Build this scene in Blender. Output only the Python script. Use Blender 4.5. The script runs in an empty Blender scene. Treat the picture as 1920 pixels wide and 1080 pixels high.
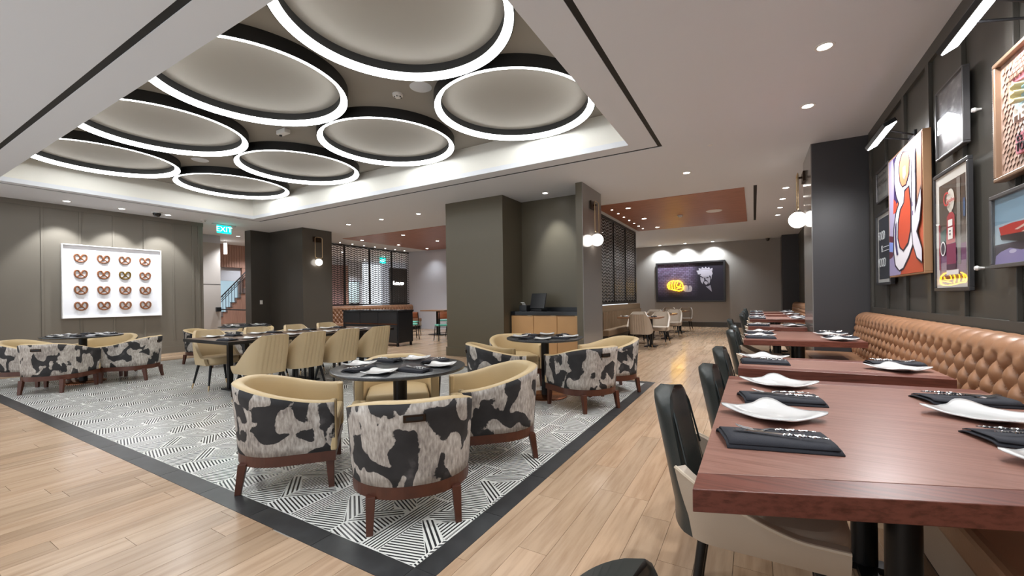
import bpy, bmesh, math, random
from mathutils import Vector, Matrix
random.seed(7)
C = bpy.context
SC = C.scene
COL = SC.collection
PI = math.pi

# ------------------------------------------------------------------ camera
TH = math.radians(30.163)
F_PX = 780.3
HCAM = 1.27
cam_d = bpy.data.cameras.new('camera')
cam_d.sensor_width = 36.0
cam_d.lens = F_PX / 1920 * 36.0
cam_d.shift_y = (560.2 - 540) / 1920
cam_d.clip_start = 0.02
cam = bpy.data.objects.new('camera', cam_d)
COL.objects.link(cam)
cam.matrix_world = (Matrix.Translation((0, 0, HCAM)) @ Matrix.Rotation(TH, 4, 'Z')
                    @ Matrix.Rotation(PI / 2, 4, 'X') @ Matrix.Rotation(math.radians(-0.8), 4, 'Z'))
SC.camera = cam

# ------------------------------------------------------------------ world, exposure
w = bpy.data.worlds.new('world')
SC.world = w
w.use_nodes = True
w.node_tree.nodes['Background'].inputs[0].default_value = (0.88, 0.94, 1.0, 1)
w.node_tree.nodes['Background'].inputs[1].default_value = 0.7
SC.view_settings.view_transform = 'Standard'
SC.view_settings.look = 'None'
SC.view_settings.gamma = 1.0
SC.view_settings.exposure = 0.95
SC.view_settings.use_curve_mapping = False
RING_E = 9.0          # ring lens emission
SPOT_W = 80.0         # ceiling downlights
try:
    SC.cycles.use_denoising = True
    SC.cycles.max_bounces = 8
    SC.cycles.sample_clamp_indirect = 4.0
    SC.cycles.use_light_tree = True
except Exception:
    pass

HC = 3.45   # ceiling height


# ------------------------------------------------------------------ helpers
def lin(c):
    c /= 255.0
    return c / 12.92 if c <= 0.04045 else ((c + 0.055) / 1.055) ** 2.4


def rgb(r, g, b):
    return (lin(r), lin(g), lin(b), 1.0)


def mat(name, col, rough=0.5, metal=0.0, coat=0.0, emit=None, es=0.0, spec=None, bump=0.0, bscale=40.0, var=0.0, vscale=4.0, sheen=0.0):
    m = bpy.data.materials.new(name)
    m.use_nodes = True
    nt = m.node_tree
    b = nt.nodes['Principled BSDF']
    b.inputs['Base Color'].default_value = rgb(*col)
    b.inputs['Roughness'].default_value = rough
    b.inputs['Metallic'].default_value = metal
    if spec is not None:
        b.inputs['Specular IOR Level'].default_value = spec
    if coat:
        b.inputs['Coat Weight'].default_value = coat
        b.inputs['Coat Roughness'].default_value = 0.06
    if emit:
        b.inputs['Emission Color'].default_value = rgb(*emit)
        b.inputs['Emission Strength'].default_value = es
    if bump or var:
        tc = nt.nodes.new('ShaderNodeTexCoord')
    if bump:
        n = nt.nodes.new('ShaderNodeTexNoise')
        n.inputs['Scale'].default_value = bscale
        n.inputs['Detail'].default_value = 4
        bp_ = nt.nodes.new('ShaderNodeBump')
        bp_.inputs['Strength'].default_value = bump
        bp_.inputs['Distance'].default_value = 0.01
        nt.links.new(tc.outputs['Object'], n.inputs['Vector'])
        nt.links.new(n.outputs['Fac'], bp_.inputs['Height'])
        nt.links.new(bp_.outputs['Normal'], b.inputs['Normal'])
    if var:
        n2 = nt.nodes.new('ShaderNodeTexNoise')
        n2.inputs['Scale'].default_value = vscale
        n2.inputs['Detail'].default_value = 5
        nt.links.new(tc.outputs['Object'], n2.inputs['Vector'])
        mx = nt.nodes.new('ShaderNodeMix')
        mx.data_type = 'RGBA'
        c0 = rgb(*[max(0, x * (1 - var)) for x in col])
        c1 = rgb(*[min(255, x * (1 + var)) for x in col])
        mx.inputs[6].default_value = c0
        mx.inputs[7].default_value = c1
        nt.links.new(n2.outputs['Fac'], mx.inputs[0])
        nt.links.new(mx.outputs[2], b.inputs['Base Color'])
    return m


class NT:
    """small node helper"""
    def __init__(s, m):
        s.nt = m.node_tree
        s.b = s.nt.nodes['Principled BSDF']

    def n(s, t, **kw):
        nd = s.nt.nodes.new('ShaderNode' + t)
        for k, v in kw.items():
            if k.startswith('i_'):
                nd.inputs[k[2:].replace('_', ' ')].default_value = v
            else:
                setattr(nd, k, v)
        return nd

    def l(s, a, b):
        s.nt.links.new(a, b)

    def ramp(s, fac, stops, interp='LINEAR'):
        r = s.n('ValToRGB')
        r.color_ramp.interpolation = interp
        els = r.color_ramp.elements
        while len(els) < len(stops):
            els.new(0.5)
        for e, (p, c) in zip(els, stops):
            e.position = p
            e.color = c
        s.l(fac, r.inputs['Fac'])
        return r.outputs['Color']

    def mix(s, fac, a, b, mode='MIX'):
        m = s.n('Mix', data_type='RGBA', blend_type=mode)
        for sock, v in ((m.inputs[0], fac), (m.inputs[6], a), (m.inputs[7], b)):
            if hasattr(v, 'is_linked') or hasattr(v, 'links'):
                s.l(v, sock)
            else:
                sock.default_value = v
        return m.outputs[2]

    def math(s, op, a, b=None):
        m = s.n('Math', operation=op)
        for sock, v in ((m.inputs[0], a), (m.inputs[1], b)):
            if v is None:
                continue
            if hasattr(v, 'links'):
                s.l(v, sock)
            else:
                sock.default_value = v
        return m.outputs[0]


class MB:
    """collects geometry; build() links it as ONE mesh object"""
    def __init__(s):
        s.v, s.f, s.mi, s.uv = [], [], [], {}

    def add(s, vs, fs, mi=0, M=None):
        o = len(s.v)
        s.v += [tuple(M @ Vector(p)) if M is not None else tuple(p) for p in vs]
        for f in fs:
            s.f.append(tuple(i + o for i in f))
            s.mi.append(mi)
        return s

    def box(s, x0, x1, y0, y1, z0, z1, mi=0, M=None):
        vs = [(x, y, z) for z in (z0, z1) for y in (y0, y1) for x in (x0, x1)]
        return s.add(vs, [(0, 2, 3, 1), (4, 5, 7, 6), (0, 1, 5, 4), (2, 6, 7, 3), (0, 4, 6, 2), (1, 3, 7, 5)], mi, M)

    def frustum(s, c0, h0, c1, h1, mi=0, M=None):
        """box tapering from rect (centre c0, half sizes h0) to rect (c1, h1)"""
        vs = []
        for c, h in ((c0, h0), (c1, h1)):
            vs += [(c[0] - h[0], c[1] - h[1], c[2]), (c[0] + h[0], c[1] - h[1], c[2]), (c[0] - h[0], c[1] + h[1], c[2]), (c[0] + h[0], c[1] + h[1], c[2])]
        up = c1[2] > c0[2]
        fs = [(0, 2, 3, 1), (4, 5, 7, 6), (0, 1, 5, 4), (2, 6, 7, 3), (0, 4, 6, 2), (1, 3, 7, 5)]
        if not up:
            fs = [tuple(reversed(f)) for f in fs]
        return s.add(vs, fs, mi, M)

    def prism(s, poly, z0, z1, mi=0, M=None, cap=True):
        n = len(poly)
        vs = [(x, y, z0) for x, y in poly] + [(x, y, z1) for x, y in poly]
        fs = [(i, (i + 1) % n, n + (i + 1) % n, n + i) for i in range(n)]
        if cap:
            fs += [tuple(range(n - 1, -1, -1)), tuple(range(n, 2 * n))]
        return s.add(vs, fs, mi, M)

    def lathe(s, prof, n=24, mi=0, M=None, closed=False):
        k = len(prof)
        vs = [(r * math.cos(2 * PI * i / n), r * math.sin(2 * PI * i / n), z) for i in range(n) for r, z in prof]
        fs = []
        for i in range(n):
            j = (i + 1) % n
            for a in range(k if closed else k - 1):
                b = (a + 1) % k
                fs.append((i * k + a, j * k + a, j * k + b, i * k + b))
        return s.add(vs, fs, mi, M)

    def cyl(s, c, r, z0, z1, n=16, mi=0, M=None, r1=None):
        r1 = r if r1 is None else r1
        p = [(c[0] + math.cos(2 * PI * i / n), c[1] + math.sin(2 * PI * i / n)) for i in range(n)]
        vs = [(c[0] + r * math.cos(2 * PI * i / n), c[1] + r * math.sin(2 * PI * i / n), z0) for i in range(n)]
        vs += [(c[0] + r1 * math.cos(2 * PI * i / n), c[1] + r1 * math.sin(2 * PI * i / n), z1) for i in range(n)]
        fs = [(i, (i + 1) % n, n + (i + 1) % n, n + i) for i in range(n)] + [tuple(range(n - 1, -1, -1)), tuple(range(n, 2 * n))]
        return s.add(vs, fs, mi, M)

    def tube(s, pts, r, n=8, mi=0, M=None, closed=False):
        pts = [Vector(p) for p in pts]
        m = len(pts)
        rs = r if isinstance(r, (list, tuple)) else [r] * m
        vs, fs = [], []
        prev = None
        for i, p in enumerate(pts):
            a = pts[(i - 1) % m] if (closed or i > 0) else p
            b = pts[(i + 1) % m] if (closed or i < m - 1) else p
            t = (b - a)
            t = t.normalized() if t.length > 1e-9 else Vector((0, 0, 1))
            if prev is None:
                up = Vector((0, 0, 1)) if abs(t.z) < 0.9 else Vector((1, 0, 0))
                nx = t.cross(up).normalized()
            else:
                nx = prev - t * prev.dot(t)
                nx = nx.normalized() if nx.length > 1e-6 else t.orthogonal().normalized()
            prev = nx
            ny = t.cross(nx)
            for k in range(n):
                q = 2 * PI * k / n
                vs.append(tuple(p + (nx * math.cos(q) + ny * math.sin(q)) * rs[i]))
        for i in range(m if closed else m - 1):
            j = (i + 1) % m
            for k in range(n):
                l = (k + 1) % n
                fs.append((i * n + k, i * n + l, j * n + l, j * n + k))
        if not closed:
            fs += [tuple(range(n - 1, -1, -1)), tuple(range((m - 1) * n, m * n))]
        return s.add(vs, fs, mi, M)

    def grid(s, fn, nu, nv, mi=0, M=None, wrap_u=False):
        vs = [fn(i / nu, j / nv) for i in range(nu + (0 if wrap_u else 1)) for j in range(nv + 1)]
        fs = []
        for i in range(nu):
            a, b = i, (i + 1) % nu if wrap_u else i + 1
            for j in range(nv):
                fs.append((a * (nv + 1) + j, b * (nv + 1) + j, b * (nv + 1) + j + 1, a * (nv + 1) + j + 1))
        return s.add(vs, fs, mi, M)

    def sphere(s, c, r, n=16, m=10, mi=0, M=None, sz=1.0):
        return s.grid(lambda u, v: (c[0] + r * math.sin(PI * v) * math.cos(-2 * PI * u), c[1] + r * math.sin(PI * v) * math.sin(-2 * PI * u), c[2] + sz * r * math.cos(PI * v)), n, m, mi, M, True)

    def build(s, name, mats, parent=None, smooth=False, bevel=0.0, recalc=False, bseg=2):
        me = bpy.data.meshes.new(name)
        me.from_pydata(s.v, [], s.f)
        if not isinstance(mats, (list, tuple)):
            mats = [mats]
        for m in mats:
            me.materials.append(m)
        if len(mats) > 1:
            me.polygons.foreach_set('material_index', s.mi)
        if recalc:
            bm = bmesh.new()
            bm.from_mesh(me)
            bmesh.ops.recalc_face_normals(bm, faces=bm.faces)
            bm.to_mesh(me)
            bm.free()
        if smooth:
            me.polygons.foreach_set('use_smooth', [True] * len(me.polygons))
        me.update()
        o = bpy.data.objects.new(name, me)
        COL.objects.link(o)
        if parent is not None:
            o.parent = parent
        if smooth and smooth != 'all':
            me.set_sharp_from_angle(angle=math.radians(42))
        if bevel:
            bv = o.modifiers.new('bevel', 'BEVEL')
            bv.width = bevel
            bv.segments = bseg
            bv.limit_method = 'ANGLE'
            bv.angle_limit = math.radians(40)
        return o


def tag(o, label=None, cat=None, group=None, kind=None):
    if label:
        o['label'] = label
    if cat:
        o['category'] = cat
    if group:
        o['group'] = group
    if kind:
        o['kind'] = kind
    return o


def thing(name, label, cat, loc=(0, 0, 0), rz=0.0, group=None):
    o = bpy.data.objects.new(name, None)
    COL.objects.link(o)
    o.location = loc
    o.rotation_euler = (0, 0, rz)
    o.empty_display_size = 0.1
    return tag(o, label, cat, group)


def struct(o, label=None):
    o['kind'] = 'structure'
    if label:
        o['label'] = label
    return o


def copy_tree(root, loc, rz, label=None, group=None, scale=None):
    def cp(o, parent):
        c = o.copy()
        COL.objects.link(c)
        if parent is not None:
            c.parent = parent
        for ch in o.children:
            cp(ch, c)
        return c
    r = cp(root, None)
    r.location = loc
    r.rotation_euler = (0, 0, rz)
    if scale:
        r.scale = (scale,) * 3
    if label:
        r['label'] = label
    if group:
        r['group'] = group
    return r


class Proto:
    """first placement moves the prototype itself, later ones copy it"""
    def __init__(s, root):
        s.root, s.used = root, False

    def put(s, loc, rz, label, group=None, scale=None):
        if not s.used:
            s.used = True
            s.root.location = loc
            s.root.rotation_euler = (0, 0, rz)
            if scale:
                s.root.scale = (scale,) * 3
            s.root['label'] = label
            if group:
                s.root['group'] = group
            return s.root
        r = copy_tree(s.root, loc, rz, label, group)
        r.scale = (scale or 1.0,) * 3
        return r


def text_obj(name, body, size, M, m, parent=None, extrude=0.001, align='CENTER', sx=1.0):
    cu = bpy.data.curves.new(name, 'FONT')
    cu.body = body
    cu.size = size
    cu.align_x = align
    cu.align_y = 'CENTER'
    cu.extrude = extrude
    cu.resolution_u = 3
    cu.materials.append(m)
    o = bpy.data.objects.new(name, cu)
    COL.objects.link(o)
    if parent is not None:
        o.parent = parent
    C.view_layer.update()
    me = bpy.data.meshes.new_from_object(o.evaluated_get(C.evaluated_depsgraph_get()))
    bpy.data.objects.remove(o)
    o = bpy.data.objects.new(name, me)
    COL.objects.link(o)
    if parent is not None:
        o.parent = parent
    o.matrix_local = M @ Matrix.Diagonal((sx, 1, 1, 1))
    return o


# ------------------------------------------------------------------ materials
m_ceil = mat('ceiling_paint', (214, 217, 222), 0.75, bump=0.03, bscale=120)
m_tray = mat('tray_paint', (226, 224, 216), 0.8)
m_traytop = mat('tray_top_unlit_tone', (150, 145, 137), 0.85)  # tray colour darkened so the top looks unlit beside the sides
m_black = mat('black_reveal', (12, 12, 12), 0.6)
m_wall_l = mat('wall_paint_taupe', (112, 106, 96), 0.42, spec=0.35)
m_wall_r = mat('wall_paint_charcoal', (72, 69, 63), 0.38, spec=0.4)
m_wall_f = mat('wall_paint_grey', (164, 160, 154), 0.55)
m_white = mat('white_wall_paint', (200, 200, 206), 0.4)
m_panel_w = mat('pale_wall_panel', (186, 178, 172), 0.45)
m_dark = mat('dark_brown_gloss_paint', (62, 57, 51), 0.28, spec=0.5)
m_char = mat('charcoal_gloss_paint', (58, 56, 57), 0.38, spec=0.5)
m_olive = mat('olive_grey_paint', (92, 85, 70), 0.4, spec=0.4)
m_cowbase = None
m_leather_b = mat('cream_leather', (200, 176, 134), 0.42, bump=0.08, bscale=180)
m_leather_d = mat('tan_beige_leather', (188, 165, 128), 0.45, bump=0.08, bscale=180)
m_leather_s = mat('stone_beige_leather', (172, 156, 138), 0.45, bump=0.08, bscale=180)
m_leather_g = mat('black_green_leather', (42, 47, 46), 0.33, bump=0.06, bscale=200)
m_stitch = mat('pale_stitching', (196, 180, 158), 0.6)
m_tan = mat('tan_tufted_leather', (150, 109, 80), 0.34, bump=0.05, bscale=90, var=0.1, vscale=5)
m_legwood = mat('red_brown_wood', (78, 41, 27), 0.36, var=0.2, vscale=14)
m_metal_b = mat('black_powder_metal', (24, 24, 25), 0.35, metal=0.4)
m_brass = mat('brushed_brass', (204, 178, 140), 0.28, metal=1.0)
m_copper = mat('copper_disc', (170, 112, 84), 0.25, metal=1.0)
m_steel = mat('polished_steel', (205, 205, 205), 0.18, metal=1.0)
m_plate = mat('white_glazed_china', (216, 215, 213), 0.12, coat=0.4)
m_napkin = mat('black_linen', (40, 41, 48), 0.85, bump=0.25, bscale=500)
m_dkstone = mat('black_marble', (52, 53, 55), 0.22, var=0.55, vscale=22)
m_plast = mat('black_plastic', (22, 23, 26), 0.4)
m_whiteplast = mat('white_plastic', (222, 220, 216), 0.45)
m_lens = mat('downlight_lens', (255, 255, 255), 0.4, emit=(255, 250, 244), es=14.0)
m_ringlens = mat('ring_lens', (250, 250, 245), 0.4, emit=(250, 252, 252), es=RING_E)
m_ringlens2 = mat('ring_side_lens', (250, 250, 245), 0.4, emit=(250, 252, 252), es=RING_E)
m_globe = mat('opal_globe', (255, 255, 255), 0.15, emit=(255, 248, 238), es=3.2)
m_bar = mat('led_bar_lens', (255, 255, 255), 0.3, emit=(246, 248, 255), es=16.0)
m_gframe0 = mat('lens_joint_grey', (120, 120, 118), 0.5)
m_ringband = mat('ring_band_black', (30, 30, 30), 0.45)
m_cab_wood = mat('honey_oak_veneer', (190, 146, 96), 0.45, var=0.05, vscale=3)
m_bronze = mat('dark_bronze', (58, 44, 34), 0.35, metal=0.8)
m_teal = mat('teal_vinyl', (92, 176, 156), 0.4)
m_chbrown = mat('cognac_leather_back', (150, 86, 56), 0.45)
m_screen = mat('screen_metal', (40, 37, 35), 0.4, metal=0.3)
m_smoke = mat('smoked_mirror', (120, 118, 116), .07, metal=1.0)
m_screen_l = mat('screen_metal_grey', (104, 99, 95), 0.4, metal=0.4)
m_sconce_white = mat('white_frame', (238, 238, 238), 0.4)
m_gframe = mat('graphite_frame', (58, 57, 58), 0.35, metal=0.3)
m_sframe = mat('pewter_frame', (92, 90, 90), 0.35, metal=0.4)
m_oakframe = mat('oak_frame', (168, 128, 92), 0.5, var=0.08)
m_neon = mat('yellow_neon', (255, 220, 40), 0.3, emit=(255, 196, 14), es=12.0)
m_exit = mat('exit_panel', (0, 170, 150), 0.3, emit=(0, 205, 185), es=1.6)
m_exit_t = mat('exit_letters', (190, 255, 245), 0.3, emit=(170, 255, 245), es=2.2)
m_glow = mat('backlit_letters', (255, 255, 255), 0.3, emit=(255, 250, 245), es=5.0)
m_glow_wall = mat('stair_glow_wall', (190, 214, 226), 0.6, emit=(190, 220, 236), es=0.35)  # pale wall colour with a slight emission of its own, no lamp
m_grout = mat('pale_grout', (176, 160, 140), 0.8)
m_grout_t = mat('white_grout', (190, 190, 186), 0.8)
m_pretz = mat('pretzel_brown', (122, 76, 46), 0.4, var=0.3, vscale=30)
m_pretz_d = mat('pretzel_gilded', (120, 92, 40), 0.3, metal=0.6)


def glass_mat():
    m = bpy.data.materials.new('picture_glass')
    m.use_nodes = True
    nt = m.node_tree
    for n in list(nt.nodes):
        if n.type == 'BSDF_PRINCIPLED':
            nt.nodes.remove(n)
    out = [n for n in nt.nodes if n.type == 'OUTPUT_MATERIAL'][0]
    tr = nt.nodes.new('ShaderNodeBsdfTransparent')
    gl = nt.nodes.new('ShaderNodeBsdfGlossy')
    gl.inputs['Roughness'].default_value = 0.02
    fr = nt.nodes.new('ShaderNodeFresnel')
    fr.inputs['IOR'].default_value = 1.45
    mx = nt.nodes.new('ShaderNodeMixShader')
    ge = nt.nodes.new('ShaderNodeNewGeometry')
    mu = nt.nodes.new('ShaderNodeMath')
    mu.operation = 'MULTIPLY'
    sb = nt.nodes.new('ShaderNodeMath')
    sb.operation = 'SUBTRACT'
    sb.inputs[0].default_value = 1.0
    nt.links.new(ge.outputs['Backfacing'], sb.inputs[1])
    nt.links.new(fr.outputs[0], mu.inputs[0])
    nt.links.new(sb.outputs[0], mu.inputs[1])
    nt.links.new(mu.outputs[0], mx.inputs[0])
    nt.links.new(tr.outputs[0], mx.inputs[1])
    nt.links.new(gl.outputs[0], mx.inputs[2])
    nt.links.new(mx.outputs[0], out.inputs['Surface'])
    return m


m_glass = glass_mat()


def wood_mat(name, c_lo, c_hi, rough, along='Y', stretch=14.0, scale=3.0, rnd=None, c_alt=None, bump=0.05, coat=0.0):
    """streaky grain; rnd: 'object' or 'attr' gives each plank its own tone"""
    m = mat(name, c_hi, rough, coat=coat)
    t = NT(m)
    tc = t.n('TexCoord')
    mp = t.n('Mapping')
    s = [stretch, stretch, stretch]
    s['XYZ'.index(along)] = 1.0
    mp.inputs['Scale'].default_value = s
    t.l(tc.outputs['Object'], mp.inputs['Vector'])
    r = None
    if rnd == 'object':
        oi = t.n('ObjectInfo')
        r = oi.outputs['Random']
    elif rnd == 'attr':
        at = t.n('Attribute', attribute_name='tone')
        r = at.outputs['Fac']
    vec = mp.outputs['Vector']
    if r is not None:
        off = t.math('MULTIPLY', r, 57.0)
        cx = t.n('CombineXYZ')
        t.l(off, cx.inputs[0]); t.l(off, cx.inputs[1]); t.l(off, cx.inputs[2])
        va = t.n('VectorMath', operation='ADD')
        t.l(vec, va.inputs[0]); t.l(cx.outputs[0], va.inputs[1])
        vec = va.outputs[0]
    nz = t.n('TexNoise')
    nz.inputs['Scale'].default_value = scale
    nz.inputs['Detail'].default_value = 6
    nz.inputs['Roughness'].default_value = 0.6
    t.l(vec, nz.inputs['Vector'])
    col = t.ramp(nz.outputs['Fac'], [(0.28, rgb(*c_lo)), (0.55, rgb(*c_hi)), (0.8, rgb(*[min(255, x * 1.06) for x in c_hi]))])
    if r is not None:
        f2 = t.n('MapRange')
        f2.inputs['To Min'].default_value = 0.0
        f2.inputs['To Max'].default_value = 1.0
        t.l(r, f2.inputs['Value'])
        tone = t.ramp(f2.outputs[0], [(0.0, (0.80, 0.76, 0.71, 1)), (0.35, (1.0, 0.98, 0.95, 1)), (0.7, (0.93, 0.86, 0.79, 1)), (1.0, (1.08, 1.07, 1.06, 1))])
        col = t.mix(1.0, col, tone, 'MULTIPLY')
    t.l(col, t.b.inputs['Base Color'])
    if bump:
        bm = t.n('Bump')
        bm.inputs['Strength'].default_value = bump
        bm.inputs['Distance'].default_value = 0.004
        t.l(nz.outputs['Fac'], bm.inputs['Height'])
        t.l(bm.outputs['Normal'], t.b.inputs['Normal'])
    return m


m_plank = wood_mat('oak_plank', (166, 138, 112), (190, 164, 138), 0.2, 'Y', 13, 1.8, 'object')
m_plank_far = wood_mat('oak_plank_field', (166, 138, 112), (190, 164, 138), 0.2, 'Y', 13, 1.8, 'attr')
m_table = wood_mat('mahogany_stain', (118, 80, 68), (146, 106, 93), 0.3, 'X', 22, 3.0, None, bump=0.12)
m_table_end = wood_mat('mahogany_edge', (78, 42, 32), (112, 64, 52), 0.34, 'X', 26, 3.0, None, bump=0.12)
m_ceilwood = wood_mat('copper_brown_ceiling_wood', (142, 90, 70), (164, 110, 88), 0.42, 'X', 9, 2.0, None, bump=0.2)
m_wallwood = wood_mat('ribbed_walnut_panel', (146, 110, 95), (168, 130, 114), 0.5, 'Z', 18, 2.0, None)
m_dtable = wood_mat('smoked_oak_top', (86, 66, 54), (110, 86, 70), 0.3, 'Y', 16, 2.5, None)
m_ftable = wood_mat('walnut_table_top', (110, 80, 58), (146, 108, 80), 0.35, 'Y', 16, 2.5, None)


def cow_mat():
    m = mat('cowhide_print_fabric', (190, 184, 178), 0.7, bump=0.0)
    t = NT(m)
    tc = t.n('TexCoord')
    oi = t.n('ObjectInfo')
    off = t.math('MULTIPLY', oi.outputs['Random'], 31.0)
    cx = t.n('CombineXYZ')
    t.l(off, cx.inputs[0]); t.l(off, cx.inputs[2])
    va = t.n('VectorMath', operation='ADD')
    t.l(tc.outputs['Object'], va.inputs[0]); t.l(cx.outputs[0], va.inputs[1])
    v = va.outputs[0]
    # ragged edge
    ne = t.n('TexNoise'); ne.inputs['Scale'].default_value = 55; ne.inputs['Detail'].default_value = 3
    t.l(v, ne.inputs['Vector'])
    mp = t.n('Mapping'); mp.inputs['Scale'].default_value = (1, 1, 0.85)
    t.l(v, mp.inputs['Vector'])
    nb = t.n('TexNoise'); nb.inputs['Scale'].default_value = 7.2; nb.inputs['Detail'].default_value = 1.2; nb.inputs['Roughness'].default_value = 0.4; nb.inputs['Distortion'].default_value = 0.5
    t.l(mp.outputs[0], nb.inputs['Vector'])
    e2 = t.math('MULTIPLY', ne.outputs['Fac'], 0.075)
    f = t.math('ADD', nb.outputs['Fac'], e2)
    blot = t.ramp(f, [(0.548, (0, 0, 0, 1)), (0.562, (1, 1, 1, 1))])
    # hair streaks on the pale ground
    mp2 = t.n('Mapping'); mp2.inputs['Scale'].default_value = (70, 70, 22)
    t.l(v, mp2.inputs['Vector'])
    nh = t.n('TexNoise'); nh.inputs['Scale'].default_value = 1.0; nh.inputs['Detail'].default_value = 5
    t.l(mp2.outputs[0], nh.inputs['Vector'])
    ng = t.n('TexNoise'); ng.inputs['Scale'].default_value = 7; ng.inputs['Detail'].default_value = 6
    t.l(v, ng.inputs['Vector'])
    g = t.math('ADD', t.math('MULTIPLY', nh.outputs['Fac'], 0.55), t.math('MULTIPLY', ng.outputs['Fac'], 0.45))
    pale = t.ramp(g, [(0.3, rgb(104, 96, 92)), (0.5, rgb(170, 161, 152)), (0.66, rgb(208, 202, 194))])
    dark = t.ramp(ng.outputs['Fac'], [(0.35, rgb(30, 29, 30)), (0.62, rgb(46, 44, 45)), (0.72, rgb(84, 80, 80))])
    col = t.mix(blot, pale, dark)
    t.l(col, t.b.inputs['Base Color'])
    return m


m_cow = cow_mat()


def stripe_mat():
    m = mat('black_white_line_tile', (220, 220, 216), 0.22)
    t = NT(m)
    uv = t.n('UVMap', uv_map='stripe')
    sp = t.n('SeparateXYZ')
    t.l(uv.outputs[0], sp.inputs[0])
    fr = t.math('FRACT', sp.outputs[0])
    col = t.ramp(fr, [(0.0, rgb(50, 52, 55)), (0.46, rgb(236, 236, 230))], 'CONSTANT')
    t.l(col, t.b.inputs['Base Color'])
    return m


m_stripe = stripe_mat()
m_border = mat('black_slate_tile', (54, 55, 56), 0.3, var=0.35, vscale=9)

# ------------------------------------------------------------------ floor
fl = struct(MB().box(-20, 3.0, -1.5, 19.5, -0.05, -0.006).build('floor', m_grout), 'oak plank floor with a patterned tile inset')
IX0, IX1, IY0, IY1 = -11.3, -1.41, 1.47, 6.28      # patterned field
BX1, BY0, BY1 = -1.28, 1.335, 6.41                 # outer edge of the black border


def to_px(x, y, z):
    a = x * math.cos(TH) + y * math.sin(TH)
    d = -x * math.sin(TH) + y * math.cos(TH)
    if d < 0.25:
        return None
    return 960 + F_PX * a / d, 560 - F_PX * (z - HCAM) / d, d


PW = 0.16
planks = []
col_i = 0
x = -19.94
while x < 1.40:
    x1 = x + PW
    y = -1.4 - random.random() * 1.1
    while y < 18.8:
        L = random.choice((0.9, 1.05, 1.2, 1.2))
        y1 = min(y + L, 18.82)
        segs = [(max(y, -1.4), y1)]
        a, b = x, x1
        if b > IX0 and a < BX1:                     # cut round the tile inset
            if a < BX1 < b and b - BX1 > 0.02:
                for s0, s1 in segs:
                    if s1 > BY0 and s0 < BY1:
                        planks.append((BX1, b, max(s0, BY0), min(s1, BY1)))
            if a < IX0 < b and IX0 - a > 0.02:
                for s0, s1 in segs:
                    if s1 > BY0 and s0 < BY1:
                        planks.append((a, IX0, max(s0, BY0), min(s1, BY1)))
            ns = []
            for s0, s1 in segs:
                if s0 < BY0 and s1 - s0 > 0.02:
                    ns.append((s0, min(s1, BY0)))
                if s1 > BY1:
                    ns.append((max(s0, BY1), s1))
            segs = ns
        for s0, s1 in segs:
            if s1 - s0 > 0.03:
                planks.append((a, b, s0, s1))
        y = y1
        if y1 >= 18.82:
            break
    x = x1


def plank_area(p):
    pts = [to_px(px, py, 0) for px, py in ((p[0], p[2]), (p[1], p[2]), (p[1], p[3]), (p[0], p[3]))]
    if any(q is None for q in pts):
        return 0
    if max(q[0] for q in pts) < 0 or min(q[0] for q in pts) > 1920 or min(q[1] for q in pts) > 1080:
        return 0
    cx_ = sum(q[0] for q in pts) / 4
    if cx_ > 1420 and sum(q[1] for q in pts) / 4 > 640:   # hidden below the banquette tables
        return 1
    a = 0
    for i in range(4):
        q, r = pts[i], pts[(i + 1) % 4]
        a += q[0] * r[1] - q[1] * r[0]
    return abs(a) / 2


planks.sort(key=plank_area, reverse=True)
G = 0.0011
for p in planks[:290]:
    cx_, cy_ = (p[0] + p[1]) / 2, (p[2] + p[3]) / 2
    hx, hy = (p[1] - p[0]) / 2 - G, (p[3] - p[2]) / 2 - G
    o = MB().frustum((0, 0, -0.008), (hx, hy), (0, 0, 0), (hx, hy)).build('plank', m_plank, fl)
    o.location = (cx_, cy_, 0)
mb = MB()
tones = []
for p in planks[290:]:
    n0 = len(mb.f)
    mb.add([(p[0] + G, p[2] + G, 0), (p[1] - G, p[2] + G, 0), (p[1] - G, p[3] - G, 0), (p[0] + G, p[3] - G, 0)], [(0, 1, 2, 3)])
    tones.append(random.random())
o = mb.build('plank_field', m_plank_far, fl)
o['kind'] = 'stuff'
at = o.data.attributes.new('tone', 'FLOAT', 'FACE')
at.data.foreach_set('value', tones)

# black border tiles
def tile_box(x0, x1, y0, y1, name, m, z=0.0):
    g = 0.0018
    o = MB().box(-(x1 - x0) / 2 + g, (x1 - x0) / 2 - g, -(y1 - y0) / 2 + g, (y1 - y0) / 2 - g, -0.008, z).build(name, m, fl)
    o.location = ((x0 + x1) / 2, (y0 + y1) / 2, 0)
    return o


o = MB().box(IX0 - 0.02, BX1, BY0, BY1, -0.0062, -0.004).build('tile_grout', m_grout_t, fl)
yy = [IY0, 2.06, 2.647, 3.226, 3.821, 4.41, 5.0, 5.6, IY1]
for a, b in zip(yy[:-1], yy[1:]):
    tile_box(IX1, BX1, a, b, 'border_tile', m_border)
tile_box(IX1, BX1, BY0, IY0, 'border_tile', m_border)
tile_box(IX1, BX1, IY1, BY1, 'border_tile', m_border)
xx = IX1
while xx > IX0 + 0.01:
    xn = max(IX0, xx - 0.6)
    tile_box(xn, xx, BY0, IY0, 'border_tile', m_border)
    tile_box(xn, xx, IY1, BY1, 'border_tile', m_border)
    xx = xn

# patterned field: each tile is a mesh of stripe-filled polygons
TW, TL = 0.62, 0.585


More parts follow.
